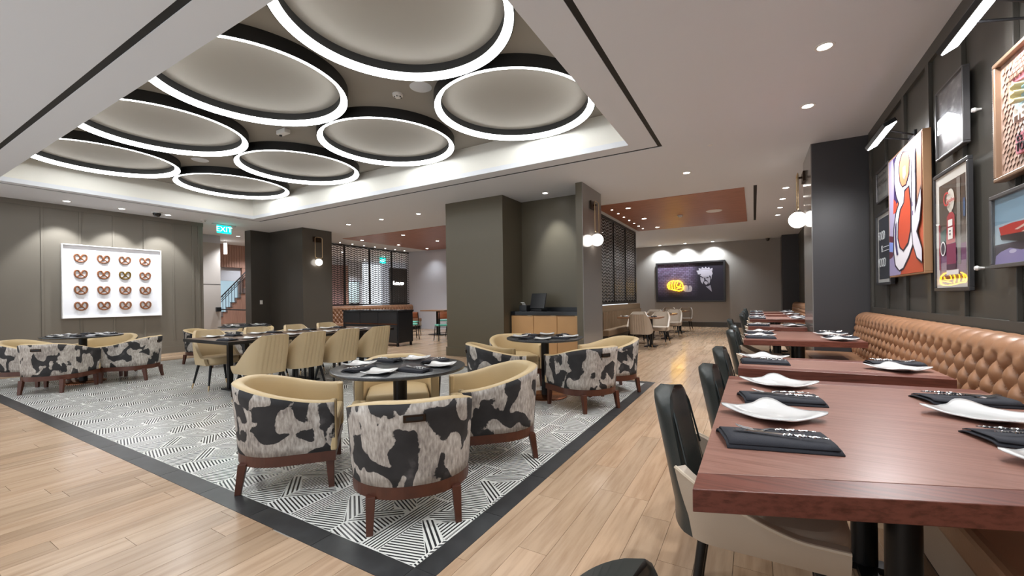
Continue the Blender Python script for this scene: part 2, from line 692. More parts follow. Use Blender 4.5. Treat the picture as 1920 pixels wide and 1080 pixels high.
def tile_polys():
    """polygons of one tile, local x 0..TW (band first), y 0..TL; (points, stripe direction angle, pitch)"""
    band = 0.125
    hw = (TW - band) / 2
    half = [
        ([(0, .34), (.25, .098), (.25, .24), (.06, .375)], math.atan2(-.16, .2), .026),
        ([(.142, .381), (.25, .475), (.25, .24), (.1, .345)], PI / 2, .023),
        ([(.012, .446), (.092, .524), (.0, .6)], math.atan2(.26, .02), .024),
        ([(0, .38), (.06, .375), (.142, .381), (.25, .475), (.25, .57), (.092, .524), (.012, .446)], math.atan2(.12, .25), .022),
        ([(.092, .524), (.25, .57), (.25, .683), (0, .925), (0, .6)], math.atan2(.07, .25), .022),
    ]
    out = []
    out.append(([(0, 0), (band, 0), (band, TL), (0, TL)], PI / 2, band / 6))
    for mirror in (False, True):
        for pts, ang, pitch in half:
            for dy in (-TL, 0):
                q = [(px, py + dy) for px, py in pts]
                # clip to 0..TL in y
                def clip(poly, keep, cut):
                    r = []
                    for i in range(len(poly)):
                        a_, b_ = poly[i], poly[(i + 1) % len(poly)]
                        if keep(a_):
                            r.append(a_)
                        if keep(a_) != keep(b_):
                            tt = (cut - a_[1]) / (b_[1] - a_[1])
                            r.append((a_[0] + (b_[0] - a_[0]) * tt, cut))
                    return r
                q = clip(q, lambda p: p[1] >= 0, 0.0)
                if len(q) > 2:
                    q = clip(q, lambda p: p[1] <= TL, TL)
                if len(q) < 3:
                    continue
                if mirror:
                    q = [(TW - px * hw / .25, (py + TL / 2) % TL if False else py) for px, py in q][::-1]
                    out.append((q, PI - ang, pitch))
                else:
                    q = [(band + px * hw / .25, py) for px, py in q]
                    out.append((q, ang, pitch))
    return out


POLYS = tile_polys()


def stripe_tile(x0, x1, y0, y1, name='patterned_tile', ox=0.0):
    """tile occupying x0..x1,y0..y1; pattern origin ox from its left side (cut tiles)"""
    vs, fs, uvs = [(0, 0, -.0005), (x1 - x0, 0, -.0005), (x1 - x0, y1 - y0, -.0005), (0, y1 - y0, -.0005)], [(0, 1, 2, 3)], [[(0.75, 0)] * 4]
    for pts, ang, pitch in POLYS:
        q = [(px - ox, py) for px, py in pts]
        w_, h_ = x1 - x0, y1 - y0
        for ax, lo, hi in ((0, 0, w_), (1, 0, h_)):
            for cut, sg in ((lo, 1), (hi, -1)):
                r = []
                for i in range(len(q)):
                    a_, b_ = q[i], q[(i + 1) % len(q)]
                    ka, kb = (a_[ax] - cut) * sg >= -1e-9, (b_[ax] - cut) * sg >= -1e-9
                    if ka:
                        r.append(a_)
                    if ka != kb:
                        tt = (cut - a_[ax]) / (b_[ax] - a_[ax])
                        r.append((a_[0] + (b_[0] - a_[0]) * tt, a_[1] + (b_[1] - a_[1]) * tt))
                q = r
                if len(q) < 3:
                    break
            if len(q) < 3:
                break
        if len(q) < 3:
            continue
        area = sum(q[i][0] * q[(i + 1) % len(q)][1] - q[i][1] * q[(i + 1) % len(q)][0] for i in range(len(q)))
        if abs(area) < 1e-5:
            continue
        if area < 0:
            q = q[::-1]
        # shrink a little for a white outline between areas
        cx_ = sum(p[0] for p in q) / len(q); cy_ = sum(p[1] for p in q) / len(q)
        q = [(cx_ + (p[0] - cx_) * .965, cy_ + (p[1] - cy_) * .965) for p in q]
        o_ = len(vs)
        vs += [(p[0], p[1], 0) for p in q]
        fs.append(tuple(range(o_, o_ + len(q))))
        nx, ny = -math.sin(ang), math.cos(ang)
        uvs.append([((p[0] * nx + p[1] * ny) / pitch, 0) for p in q])
    me = bpy.data.meshes.new(name)
    me.from_pydata(vs, [], fs)
    ul = me.uv_layers.new(name='stripe')
    k = 0
    for u in uvs:
        for c in u:
            ul.data[k].uv = c
            k += 1
    me.materials.append(m_stripe)
    return me


nx_t = 0
full = stripe_tile(0, TW, 0, TL)
cut = stripe_tile(0, 0.265, 0, TL, ox=0.125)
ny = int(math.ceil((IY1 - IY0) / TL))
last_h = (IY1 - IY0) - (ny - 1) * TL
full_l = stripe_tile(0, TW, 0, last_h)
cut_l = stripe_tile(0, 0.265, 0, last_h, ox=0.125)
xcols = [(-1.41 - 0.265, cut, cut_l)]
xc = -1.675 - 0.125
first = True
xs = -1.675 - TW + 0.0
# full tiles run band-first from left: shift so the band sits just left of the cut tile
b0 = -1.80
xx = b0
band_tile = stripe_tile(0, 0.125, 0, TL)
band_l = stripe_tile(0, 0.125, 0, last_h)
xcols.append((-1.80, band_tile, band_l))
while xx - TW > IX0:
    xx -= TW
    xcols.append((xx, full, full_l))
for xi, me, mel in xcols:
    for j in range(ny):
        o = bpy.data.objects.new('patterned_tile', me if j < ny - 1 else mel)
        COL.objects.link(o)
        o.parent = fl
        o.location = (xi, IY0 + j * TL, 0)
rem = xx - IX0
if rem > 0.03:
    me = stripe_tile(0, rem, 0, TL, ox=TW - rem)
    mel = stripe_tile(0, rem, 0, last_h, ox=TW - rem)
    for j in range(ny):
        o = bpy.data.objects.new('patterned_tile', me if j < ny - 1 else mel)
        COL.objects.link(o)
        o.parent = fl
        o.location = (IX0, IY0 + j * TL, 0)

# ------------------------------------------------------------------ ceiling
SX0, SX1, SY0, SY1 = -11.55, -1.12, 1.39, 6.34      # outer edge of the black slot
SWD = 0.06                                          # slot width
TX0, TX1, TY0, TY1 = -11.3, -1.53, 1.75, 6.02       # tray opening
ZT = 3.97


def frame_boxes(mb, ox0, ox1, oy0, oy1, ix0, ix1, iy0, iy1, z0, z1):
    mb.box(ox0, ox1, oy0, iy0, z0, z1).box(ox0, ox1, iy1, oy1, z0, z1)
    mb.box(ox0, ix0, iy0, iy1, z0, z1).box(ix1, ox1, iy0, iy1, z0, z1)


mb = MB()
frame_boxes(mb, -20, 3.0, -1.5, 19.5, SX0, SX1, SY0, SY1, HC, HC + 0.08)
ce = struct(mb.build('ceiling', m_ceil), 'pale painted ceiling with a recessed tray')
mb = MB()
frame_boxes(mb, SX0 + SWD, SX1 - SWD, SY0 + SWD, SY1 - SWD, TX0, TX1, TY0, TY1, HC, HC + 0.08)
mb.build('tray_lip', m_ceil, ce)
mb = MB()
frame_boxes(mb, SX0, SX1, SY0, SY1, SX0 + SWD, SX1 - SWD, SY0 + SWD, SY1 - SWD, HC + 0.006, HC + 0.07)
mb.build('slot_recess', m_black, ce)
mb = MB()
frame_boxes(mb, TX0 - .08, TX1 + .08, TY0 - .08, TY1 + .08, TX0, TX1, TY0, TY1, HC + 0.08, ZT)
mb.build('tray_side', m_tray, ce)
MB().box(TX0 - .08, TX1 + .08, TY0 - .08, TY1 + .08, ZT, ZT + 0.06).build('tray_top', m_traytop, ce)
# copper-brown wood panels set in the ceiling
MB().box(-3.27, -0.14, 9.6, 14.0, HC - 0.012, HC + 0.01).build('wood_panel', m_ceilwood, ce)
MB().box(-12.35, -7.0, 9.58, 13.93, HC - 0.012, HC + 0.01).build('wood_panel', m_ceilwood, ce)
# linear air diffuser
mb = MB().box(0.02, 0.08, 9.55, 13.95, HC - 0.004, HC + 0.002)
mb.build('linear_diffuser', m_black, ce)
mb = MB()
for k in range(3):
    mb.box(0.03 + k * 0.019, 0.032 + k * 0.019, 9.56, 13.94, HC - 0.006, HC - 0.002)
mb.build('diffuser_blade', m_metal_b, ce)

# ------------------------------------------------------------------ walls and columns
# left wall with battens
wl = struct(MB().box(-13.35, -13.0, -1.5, 5.6, 0, HC).build('wall_left', m_wall_l), 'taupe left wall with thin vertical battens')
for y in (0.3, 1.45, 2.62, 3.2, 3.76, 4.33, 4.92):
    MB().box(-13.0, -12.985, y - .02, y + .02, 0.3, HC - .1).build('batten', m_wall_l, wl, bevel=.004)
for y in (5.36, 5.5):
    MB().box(-13.0, -12.98, y - .025, y + .025, 0.3, HC - .1).build('batten', m_wall_l, wl, bevel=.004)
MB().box(-13.0, -12.975, -1.5, 5.6, HC - .1, HC).build('top_rail', m_wall_l, wl)
struct(MB().box(-13.0, -12.97, -1.5, 5.6, 0, 0.17).box(-13.0, -12.985, -1.5, 5.6, .17, .3).build('baseboard_left', m_wall_l), 'taupe baseboard of the left wall')

# far wall
struct(MB().box(-4.9, 3.0, 18.8, 19.0, 0, HC).build('wall_far', m_wall_f), 'grey far wall behind the neon picture')
struct(MB().box(-4.9, 3.0, 18.77, 18.8, 0, 0.2).build('baseboard_far', m_dark), 'dark baseboard of the far wall')
struct(MB().box(0.9, 1.7, 18.0, 18.8, 0, HC).build('wall_far_pier', m_char), 'charcoal pier at the far right corner')

# right wall with board-and-batten
wr = struct(MB().box(1.40, 1.6, -1.5, 18.8, 0, HC).build('wall_right', m_wall_r), 'charcoal right wall with battens')
for y in (6.59, 5.86, 5.15, 4.47, 3.75, 3.05, 2.35, 1.6, 0.9):
    MB().box(1.372, 1.40, y - .045, y + .045, 1.09, HC - .12).build('batten', m_wall_r, wr, bevel=.003)
MB().box(1.372, 1.40, -0.5, 7.35, HC - .12, HC).build('top_rail', m_wall_r, wr)
MB().box(1.372, 1.40, -0.5, 7.35, 0.9, 1.09).build('chair_rail', m_wall_r, wr, bevel=.003)
MB().box(1.372, 1.40, 7.27, 7.35, 1.09, HC - .12).build('batten', m_wall_r, wr, bevel=.003)

# charcoal pier on the right with a satin side panel
pr = struct(MB().box(0.746, 1.40, 7.40, 8.45, 0, HC).build('wall_right_pier', m_char), 'charcoal pier between the two banquettes')
m_satin = mat('satin_side_panel', (120, 116, 112), 0.16, spec=0.7)
MB().box(0.735, 0.746, 7.40, 8.45, 0, HC).build('side_panel', m_satin, pr)

# olive column, niche back wall and fin
oc = struct(MB().box(-6.05, -4.535, 7.45, 8.35, 0, HC).build('wall_olive_column', m_olive), 'olive grey square column in the middle')
MB().box(-6.07, -4.51, 7.425, 8.36, 0, 0.2).build('column_base', m_olive, oc, bevel=.004)
struct(MB().box(-4.535, -2.90, 8.28, 8.55, 0, HC).build('wall_niche', m_olive), 'olive grey wall behind the sideboard')
fn = struct(MB().box(-2.90, -2.775, 7.44, 8.55, 0, HC).build('wall_fin', m_olive), 'narrow fin wall beside the sideboard')
MB().box(-2.775, -2.765, 7.44, 8.55, 0, HC).build('side_panel', m_satin, fn)
MB().box(-2.775, -2.755, 7.43, 8.56, 0, 0.2).build('column_base', m_olive, fn)

# dark brown block on the left
dk = struct(MB().box(-13.1, -11.43, 7.47, 8.45, 0, HC).box(-13.42, -13.1, 6.9, 8.45, 0, HC).build('wall_dark_block', m_dark), 'dark brown gloss wall block beside the corridor')
MB().box(-11.43, -11.42, 7.47, 8.45, 0, HC).build('side_panel', mat('brown_side_panel', (82, 76, 68), 0.22, spec=0.6), dk)

# white back wall of the bar zone
struct(MB().box(-13.6, -4.9, 13.95, 14.15, 0, HC).build('wall_bar_back', m_white), 'white wall beyond the bar chairs')

# corridor
cw = struct(MB().box(-15.2, -15.0, 4.5, 6.95, 0, 3.2).build('wall_corridor', m_panel_w), 'pale panelled corridor wall')
MB().box(-15.0, -14.996, 4.5, 6.95, 1.86, 1.875).build('panel_joint', m_sframe, cw)
MB().box(-15.26, -14.99, 4.5, 6.95, 3.2, HC).build('soffit_band', m_white, cw)
ww = struct(MB().box(-17.3, -17.0, 5.0, 7.2, 0.5, HC).box(-17.3, -17.0, 8.62, 9.9, .5, HC).box(-17.3, -17.0, 7.2, 8.62, 2.6, HC).build('wall_stair', m_wallwood), 'ribbed brown wood wall around the stair opening')
for k in range(26):
    y = 7.0 + k * 0.09
    if y < 9.3:
        MB().box(-17.0, -16.985, y, y + .07, 2.6, HC).build('wood_rib', m_wallwood, ww)
MB().box(-17.2, -16.95, 5.0, 9.9, 0, .52).build('white_base', m_white, ww)
struct(MB().box(-19.0, -18.8, 5.0, 11, 0, HC).build('wall_beyond_stair', m_glow_wall), 'pale blue wall beyond the stairs, given a faint glow')
MB().box(-17.28, -17.1, 7.2, 8.62, 2.1, 2.6).build('opening_head', m_white, ww)
# stair flight: stringer with stepped top, treads and railing
st = thing('staircase', 'wood clad staircase rising behind a black railing in the corridor', 'staircase', (-16.85, 7.7, 0))
n_st = 9
prof = [(0, 0.5), (1.4, 0.5), (1.4, 2.15 + .2)]
for k in range(n_st, -1, -1):
    yk = k * 1.4 / n_st
    zk = .75 + k * 1.55 / n_st
    prof += [(yk + .0, zk)] if k == n_st else [(yk + 1.4 / n_st, zk), (yk, zk)]
Mx = Matrix(((0, 0, 1, 0), (1, 0, 0, 0), (0, 1, 0, 0), (0, 0, 0, 1)))
MB().prism(prof, -0.1, 0.04, 0, Mx).build('stringer', m_wallwood, st, recalc=True)
for k in range(n_st):
    yk = k * 1.4 / n_st
    zk = .75 + k * 1.55 / n_st
    MB().box(-0.12, 0.06, yk, yk + 1.4 / n_st, zk, zk + .02).build('tread', m_sframe, st)
for k in range(14):
    yk = .05 + k * 0.1
    zk = .78 + yk * 1.55 / 1.4
    MB().tube([(0.05, yk, zk - .05), (0.05, yk, zk + .62)], .009, 6).build('baluster', m_metal_b, st)
for dz, r in ((.48, .012), (.56, .012), (.66, .022)):
    MB().tube([(0.05, 0, .72 + dz), (0.05, 1.4, .72 + dz + 1.55)], r, 6).build('handrail' if r > .02 else 'rail', m_metal_b, st)
# belt barrier
bb = thing('belt_barrier', 'black retractable belt stretched across the corridor', 'barrier', (-14.98, 6.85, 1.06))
MB().box(0.0, .09, -.07, .07, -.07, .07).build('housing', m_plast, bb, bevel=.01)
MB().tube([(.06, .06, 0), (.9, .35, -.03), (1.6, .5, -.035)], .022, 6).build('belt', m_plast, bb)
# corridor pendant
pl = thing('pendant_lamp', 'white cylinder pendant lamp hanging in the corridor', 'lamp', (-16.0, 7.58, 3.0))
MB().cyl((0, 0), .05, -.02, .36, 16).build('shade', m_globe, pl, True)
MB().cyl((0, 0), .006, .36, HC - 3.0, 6).build('cord', m_metal_b, pl)

# space beyond the left lattice screen
struct(MB().box(-19.2, -19.0, 11, 16, 0, HC).build('wall_lobby', m_white), 'white lobby wall seen through the lattice')
struct(MB().box(-17.7, -17.55, 10.6, 13.6, 0, 3.05).build('wall_lobby_wood', mat('mauve_wood_panel', (150, 120, 118), .5)), 'mauve wood wall beyond the lattice')
bz = struct(MB().box(-17.8, -17.5, 13.6, 13.88, 0, 3.05).build('trim_1', m_wallwood), 'brown door casing seen through the lattice')
struct(MB().box(-17.8, -17.6, 16.85, 18.3, 0, 3.1).build('wall_sign', mat('dark_sign_wall', (52, 46, 42), 0.4)), 'dark sign wall seen through the lattice')
struct(MB().box(-20.0, -13.4, 18.3, 18.5, 0, HC).build('wall_lobby_end', m_white), 'white lobby end wall')

# ------------------------------------------------------------------ lattice screens
def lattice(name, label, X, Y0, Y1, Z0, Z1, npan, m_lat, faces, tk=.32, pane=False):
    t = thing(name, label, 'screen', (X, (Y0 + Y1) / 2, Z0))
    h = Z1 - Z0
    L = Y1 - Y0
    fw = .055
    mbf = MB()
    MB().box(-.03, .03, -L / 2, L / 2, 0, fw).build('bottom_rail', m_screen, t)
    MB().box(-.03, .03, -L / 2, L / 2, h - fw, h).build('top_rail', m_screen, t)
    pw = (L - fw) / npan
    for k in range(npan + 1):
        y = -L / 2 + fw / 2 + k * pw
        MB().box(-.032, .032, y - fw / 2, y + fw / 2, fw, h - fw).build('mullion', m_screen, t)
    for k in range(npan):
        a = -L / 2 + fw + k * pw
        b = a + pw - fw
        mb = MB()
        nc = 8
        cw_ = (b - a) / nc
        nr = int((h - 2 * fw) / (cw_ * .56))
        rh = (h - 2 * fw) / nr
        for c in range(nc):
            for r in range(nr):
                z = fw + (r + .15) * rh
                y0_, y1_ = a + c * cw_, a + (c + 1) * cw_
                s0, s1 = (0, rh * .7) if c % 2 == 0 else (rh * .7, 0)
                th = rh * tk
                # slanted slat with thickness
                vs = []
                for dx in (-.008, .008):
                    vs += [(dx, y0_, z + s0), (dx, y1_, z + s1), (dx, y1_, z + s1 + th), (dx, y0_, z + s0 + th)]
                mb.add(vs, [(0, 3, 2, 1), (4, 5, 6, 7), (0, 1, 5, 4), (3, 7, 6, 2)])
            if c:
                mb.box(-.006, .006, a + c * cw_ - .004, a + c * cw_ + .004, fw, h - fw)
        if pane:
            MB().box(-.03, -.022, a, b, fw, h - fw).build('mirror_pane', m_smoke, t)
        o = mb.build('lattice', m_lat, t)
        o['kind'] = 'stuff'
    return t


lattice('lattice_screen', 'dark chevron lattice screen above the tan banquette at left', -13.5, 9.31, 14.15, 1.10, HC - .02, 4, m_screen, 1)
lattice('lattice_screen', 'grey chevron lattice screen along the aisle at right', -3.42, 10.35, 14.12, 1.08, HC - .012, 3, m_screen_l, 1, .5, True)

# ------------------------------------------------------------------ ring lights in the tray
def ring_light():
    t = thing('ring_light', '', 'ceiling light')
    R, r = 1.078, 0.988
    MB().lathe([(R, -.145), (R, 0), (R - .01, 0), (R - .01, -.145)], 96, closed=True).build('outer_band', m_ringband, t, True)
    MB().lathe([(r + .01, -.093), (r + .01, 0), (r, 0), (r, -.093)], 96, closed=True).build('inner_band', m_ringband, t, True)
    MB().lathe([(R - .011, -.12), (R - .011, -.147), (R - .050, -.147), (R - .050, -.12)], 96, closed=True).build('bottom_lens', m_ringlens, t, True)
    MB().lathe([(R - .052, -.146), (r, -.098), (r + .004, -.094), (R - .048, -.136)], 96, closed=True).build('side_lens', m_ringlens2, t, True)
    MB().lathe([(R - .0495, -.1474), (R - .0525, -.1474), (R - .0525, -.14), (R - .0495, -.14)], 96, closed=True).build('lens_joint', m_gframe0, t, True)
    MB().lathe([(R - .012, -.09), (r + .006, -.09)], 64).build('gear_tray', m_ringband, t)
    return t


pro = Proto(ring_light())
rows = {2.77: 'near row', 4.93: 'far row'}
ordn = ['rightmost', 'second from right', 'third from right', 'leftmost']
for y, nm in ((2.76, 'near row'), (4.92, 'far row')):
    for k, x in enumerate((-2.78, -5.17, -7.56, -9.95)):
        pro.put((x, y, ZT), 0, 'round black ring light in the ceiling tray, %s, %s' % (nm, ordn[k]), 'ring lights in the ceiling tray')

# ------------------------------------------------------------------ downlights
def downlight():
    t = thing('downlight', '', 'ceiling light')
    MB().lathe([(.052, -.001), (.056, -.006), (.075, -.006), (.078, 0)], 24).build('trim_ring', m_whiteplast, t, True)
    MB().lathe([(0.0001, -.003), (.052, -.002)], 24).build('lens', m_lens, t)
    return t


def spot(loc, power, size=100, blend=0.6, target=None, col=(.93, .965, 1), rad=.05):
    d = bpy.data.lights.new('downlight_beam', 'SPOT')
    d.energy = power
    d.spot_size = math.radians(size)
    d.spot_blend = blend
    d.shadow_soft_size = rad
    d.color = col
    o = bpy.data.objects.new('downlight_beam', d)
    COL.objects.link(o)
    o.location = loc
    if target is not None:
        o.rotation_euler = (Vector(target) - Vector(loc)).to_track_quat('-Z', 'Y').to_euler()
    return o


pd = Proto(downlight())
G1 = 'recessed round downlights'
DL = [
    (0.565, 4.56, 'downlight over the banquette tables, nearest to the big red canvas', 1),
    (0.565, 5.89, 'downlight over the banquette tables, second from the camera', 1),
    (-1.0, 7.91, 'single downlight over the aisle right of the globe sconce', 1),
    (-3.71, 7.81, 'downlight over the oak sideboard in the niche', .55),
    (0.59, 10.13, 'downlight past the charcoal pier, nearest of its row of four', 1),
    (0.59, 11.25, 'downlight past the charcoal pier, second of its row of four', 1),
    (0.59, 12.33, 'downlight past the charcoal pier, third of its row of four', 1),
    (0.59, 13.44, 'downlight past the charcoal pier, farthest of its row of four', 1),
    (-12.45, 2.87, 'downlight above the pretzel picture, left one', 1.1),
    (-12.45, 3.75, 'downlight above the pretzel picture, middle one', 1.1),
    (-12.45, 4.62, 'downlight above the pretzel picture, right one', 1.1),
    (-7.3, 7.92, 'downlight left of the olive column, nearest to the column', 1),
    (-8.63, 7.92, 'downlight left of the olive column, middle of three', 1),
    (-9.95, 7.92, 'downlight left of the olive column, nearest to the dark block', 1),
    (-10.05, 10.15, 'downlight in the left copper ceiling panel, near right one', 1),
    (-10.04, 11.87, 'downlight in the left copper ceiling panel, middle right one', 1),
    (-11.99, 11.86, 'downlight in the left copper ceiling panel, middle left one', 1),
    (-12.1, 10.2, 'downlight in the left copper ceiling panel, near left one', 1),
    (-11.91, 13.4, 'downlight in the left copper ceiling panel, farthest one', .3),
    (-2.62, 10.2, 'downlight in the right copper ceiling panel, nearest one', .8),
    (-2.6, 11.81, 'downlight in the right copper ceiling panel, middle one', .8),
    (-2.57, 13.5, 'downlight in the right copper ceiling panel, farthest one', .8),
    (0.565, 3.2, 'downlight over the first banquette table, outside the picture', .8),
    (0.565, 1.87, 'downlight over the first banquette table, behind the picture edge', .8),
    (0.565, .5, 'downlight over the banquette beside the camera', 1),
    (-2.2, .35, 'added downlight over the plank walkway, first left of the camera', 1),  # this row of four is added out of view to brighten the floor
    (-4.6, .35, 'added downlight over the plank walkway, second left of the camera', 1),
    (-7.0, .35, 'added downlight over the plank walkway, third left of the camera', 1),
    (-9.4, .35, 'added downlight over the plank walkway, fourth left of the camera', 1),
    (-15.8, 12.2, 'added downlight beyond the left lattice, first one', 2.6),  # these three are added so the lobby behind the lattice is bright
    (-15.8, 14.6, 'added downlight beyond the left lattice, second one', 2.6),
    (-17.9, 15.2, 'added downlight beyond the left lattice, near the lobby wall', 2.6),
    (-14.6, 7.3, 'small downlight in the corridor ceiling by the exit sign', 2.5),
    (-14.0, 5.9, 'added downlight in the corridor beside the taupe wall, hidden from view', 1.5),  # added unseen, like the next one, to lighten the corridor
    (-16.2, 8.6, 'added downlight before the staircase, hidden by the dark block', 1.2),
]
for x, y, lab, k in DL:
    inpan = (-3.27 < x < -.14 and 9.6 < y < 14) or (-12.35 < x < -7.0 and 9.58 < y < 13.93)
    z = HC - (.012 if inpan else 0)
    pd.put((x, y, z), 0, lab, G1)
    k *= (1.2 if x < -7 else 1.7) if y > 7.5 else .8
    if 'pretzel' in lab:
        k *= 1.6
    tgt = None
    if 'pretzel' in lab:
        tgt = (-13.0, y, 1.6)
        spot((x, y, z - .02), SPOT_W * k, 70, .5, tgt)
    else:
        if 'niche' in lab:
            tgt = (x + .12, 8.28, 1.9)
        spot((x, y, z - .02), SPOT_W * k, 60 if tgt else 115, .8, tgt, (.90, .95, 1) if y > 7.5 else (.93, .965, 1))
for i, x in enumerate((-3.42, -2.43, -1.40)):
    pd.put((x, 18.45, HC), 0, 'downlight washing the neon picture, %s of three' % ('left', 'middle', 'right')[i], G1)
    spot((x, 18.45, HC - .02), SPOT_W * 1.1, 120, .6, (x, 18.75, 1.5), (.90, .95, 1))
# star-like mini lights beside each lattice
def mini():
    t = thing('mini_light', '', 'ceiling light')
    MB().lathe([(.0001, -.004), (.022, -.003), (.026, 0)], 12).build('lens', m_lens, t)
    return t


pm = Proto(mini())
names = ['first', 'second', 'third', 'fourth', 'fifth', 'sixth', 'seventh']
for i in range(7):
    pm.put((-13.3, 10.2 + i * .55, HC), 0, 'pinpoint light in the row above the left lattice, %s from the camera' % names[i], 'pinpoint lights by the left lattice')
for i in range(7):
    pm.put((-3.02, 10.19 + i * .555, HC - .012), 0, 'pinpoint light in the right copper panel, %s from the camera' % names[i], 'pinpoint lights by the right lattice')


# ceiling fittings
def disc_fitting(name, label, cat, loc, prof, m, n=24):
    t = MB().lathe(prof, n).build(name, m, None, True)
    t.location = loc
    return tag(t, label, cat)


disc_fitting('ceiling_speaker', 'round white speaker grille in the right copper ceiling panel', 'speaker', (-0.85, 11.77, HC - .012), [(.0001, -.012), (.17, -.012), (.185, -.004), (.19, 0)], m_whiteplast)
disc_fitting('ceiling_speaker', 'round flush speaker in the tray between the near ring lights at right', 'speaker', (-3.62, 4.0, ZT), [(.0001, -.006), (.13, -.006), (.14, 0)], m_ceil)
disc_fitting('ceiling_speaker', 'round flush speaker in the tray between the left ring lights', 'speaker', (-9.0, 3.85, ZT), [(.0001, -.006), (.13, -.006), (.14, 0)], m_ceil)


def smoke(label, loc, m=m_whiteplast):
    t = thing('smoke_detector', label, 'detector', loc)
    MB().lathe([(.0001, -.05), (.035, -.048), (.045, -.03), (.065, -.026), (.07, 0)], 20).build('body', m, t, True)
    mb = MB()
    for k in range(6):
        mb.box(.034, .05, -.006, .006, -.046, -.034, 0, Matrix.Rotation(k * PI / 3, 4, 'Z'))
    mb.build('vent', m_sframe, t)
    return t


smoke('white smoke detector in the tray between four ring lights', (-4.0, 3.98, ZT))
smoke('white smoke detector in the right copper ceiling panel', (-1.68, 11.9, HC - .012))
smoke('white smoke detector by the exit sign near the taupe wall', (-12.43, 5.37, HC))
hb = thing('occupancy_sensor', 'small white rectangular sensor hanging in the ceiling tray', 'sensor', (-6.35, 3.86, ZT))
MB().box(-.11, .11, -.05, .05, -.07, 0).build('body', m_whiteplast, hb, bevel=.01)
MB().cyl((-.07, 0), .022, -.085, -.07, 12).build('eye', m_plast, hb, True)
dm = thing('dome_camera', 'smoked dome camera on the ceiling before the taupe wall', 'camera', (-12.25, 4.33, HC))
MB().lathe([(.0001, -.03), (.1, -.03), (.105, 0)], 20).build('base', m_whiteplast, dm, True)
MB().lathe([(.0001, -.12), (.045, -.105), (.075, -.07), (.082, -.03)], 20).build('dome', mat('smoked_dome', (26, 24, 22), .1), dm, True)
d2 = thing('dome_camera', 'small white camera high on the far wall near the pier', 'camera', (0.48, 18.55, HC))
MB().lathe([(.0001, -.02), (.09, -.02), (.095, 0)], 20).build('base', m_whiteplast, d2, True)
MB().lathe([(.0001, -.13), (.05, -.11), (.075, -.02)], 20).build('dome', m_dark, d2, True)
for lab, x, y in (('tiny white sprinkler cap above the aisle', -.52, 6.65), ('tiny white sprinkler cap before the dark block', -10.9, 6.75)):
    disc_fitting('sprinkler_cap', lab, 'sprinkler', (x, y, HC), [(.0001, -.008), (.03, -.008), (.034, 0)], m_whiteplast, 14)

# exit sign
ex = thing('exit_sign', 'glowing green exit sign hanging by the taupe wall', 'sign', (-12.72, 6.0, HC), -PI * .5)
MB().box(-.3, .3, -.03, .03, -.035, 0).build('canopy', m_steel, ex)
MB().box(-.18, .18, -.008, .008, -.25, -.035).build('panel', m_exit, ex)
Mt = Matrix.Translation((0, -.009, -.145)) @ Matrix.Rotation(PI / 2, 4, 'X')
text_obj('lettering', 'EXIT', .2, Mt, m_exit_t, ex, .001)
ex.rotation_euler = (0, 0, PI / 2)

# ------------------------------------------------------------------ wall sconces
def rrect(w, h, r, n=6):
    pts = []
    for cx_, cz_, a0 in ((w / 2 - r, h / 2 - r, 0), (-w / 2 + r, h / 2 - r, PI / 2), (-w / 2 + r, -h / 2 + r, PI), (w / 2 - r, -h / 2 + r, 1.5 * PI)):
        for k in range(n + 1):
            a = a0 + k * PI / 2 / n
            pts.append((cx_ + r * math.cos(a), cz_ + r * math.sin(a)))
    return pts


def sconce(label, loc, rz, globe_r=.11, drop=.62):
    """local +x points out of the wall"""
    t = thing('wall_sconce', label, 'lamp', loc, rz)
    MB().box(0, .035, -.13, .13, -.08, .08).build('backplate', m_bronze, t, bevel=.004)
    MB().box(.035, .10, -.015, .015, -.015, .015).build('arm', m_bronze, t)
    loop = [(.10, a, b - drop / 2 + .06) for a, b in rrect(.24, drop, .05)]
    MB().tube(loop, .0085, 8, closed=True).build('brass_loop', m_brass, t, True)
    MB().lathe([(.0001, .012), (.045, .012), (.05, -.02), (.0001, -.02)], 16, M=Matrix.Translation((.10, 0, -drop + .04))).build('cap', m_steel, t, True)
    MB().sphere((.10, 0, -drop + .03 - globe_r), globe_r, 20, 14).build('globe', m_globe, t, True)
    return t


sconce('brass loop sconce with glowing globe on the dark brown block', (-11.42, 7.93, 3.14), 0, .1)
sconce('brass loop sconce with glowing globe on the fin wall', (-2.765, 7.97, 3.10), 0, .12, .6)
sconce('brass loop sconce with glowing globe on the charcoal pier', (0.735, 8.22, 3.17), PI, .13, .58)

# ------------------------------------------------------------------ oak sideboard and till in the niche
sb = thing('sideboard', 'oak sideboard with black counter in the olive niche', 'cabinet', (-3.705, 7.98, 0))
MB().box(-.80, .80, -.25, .28, .08, .92).build('carcass', m_cab_wood, sb)
MB().box(-.78, .78, -.2, .26, 0, .08).build('plinth', m_black, sb)
for k in range(3):
    a = -.80 + k * .533
    d = MB().box(a + .006, a + .527, -.27, -.25, .1, .905).build('door', m_cab_wood, sb, bevel=.002)
    MB().box(a + .40, a + .515, -.285, -.262, .905, .915).build('handle', m_brass, d)
MB().box(-.797, .797, -.29, .28, .92, 1.0).build('counter', mat('black_quartz', (24, 25, 28), .15), sb, bevel=.004)
MB().box(-.797, .797, .26, .285, 1.0, 1.075).build('upstand', m_plast, sb)
ps = thing('till_screen', 'black till monitor standing on the sideboard', 'monitor', (-3.93, 7.90, 1.0), math.radians(-14))
MB().box(-.14, .14, -.1, .1, 0, .045).build('foot', m_plast, ps, bevel=.008)
MB().box(-.03, .03, .02, .05, .04, .16).build('neck', m_plast, ps)
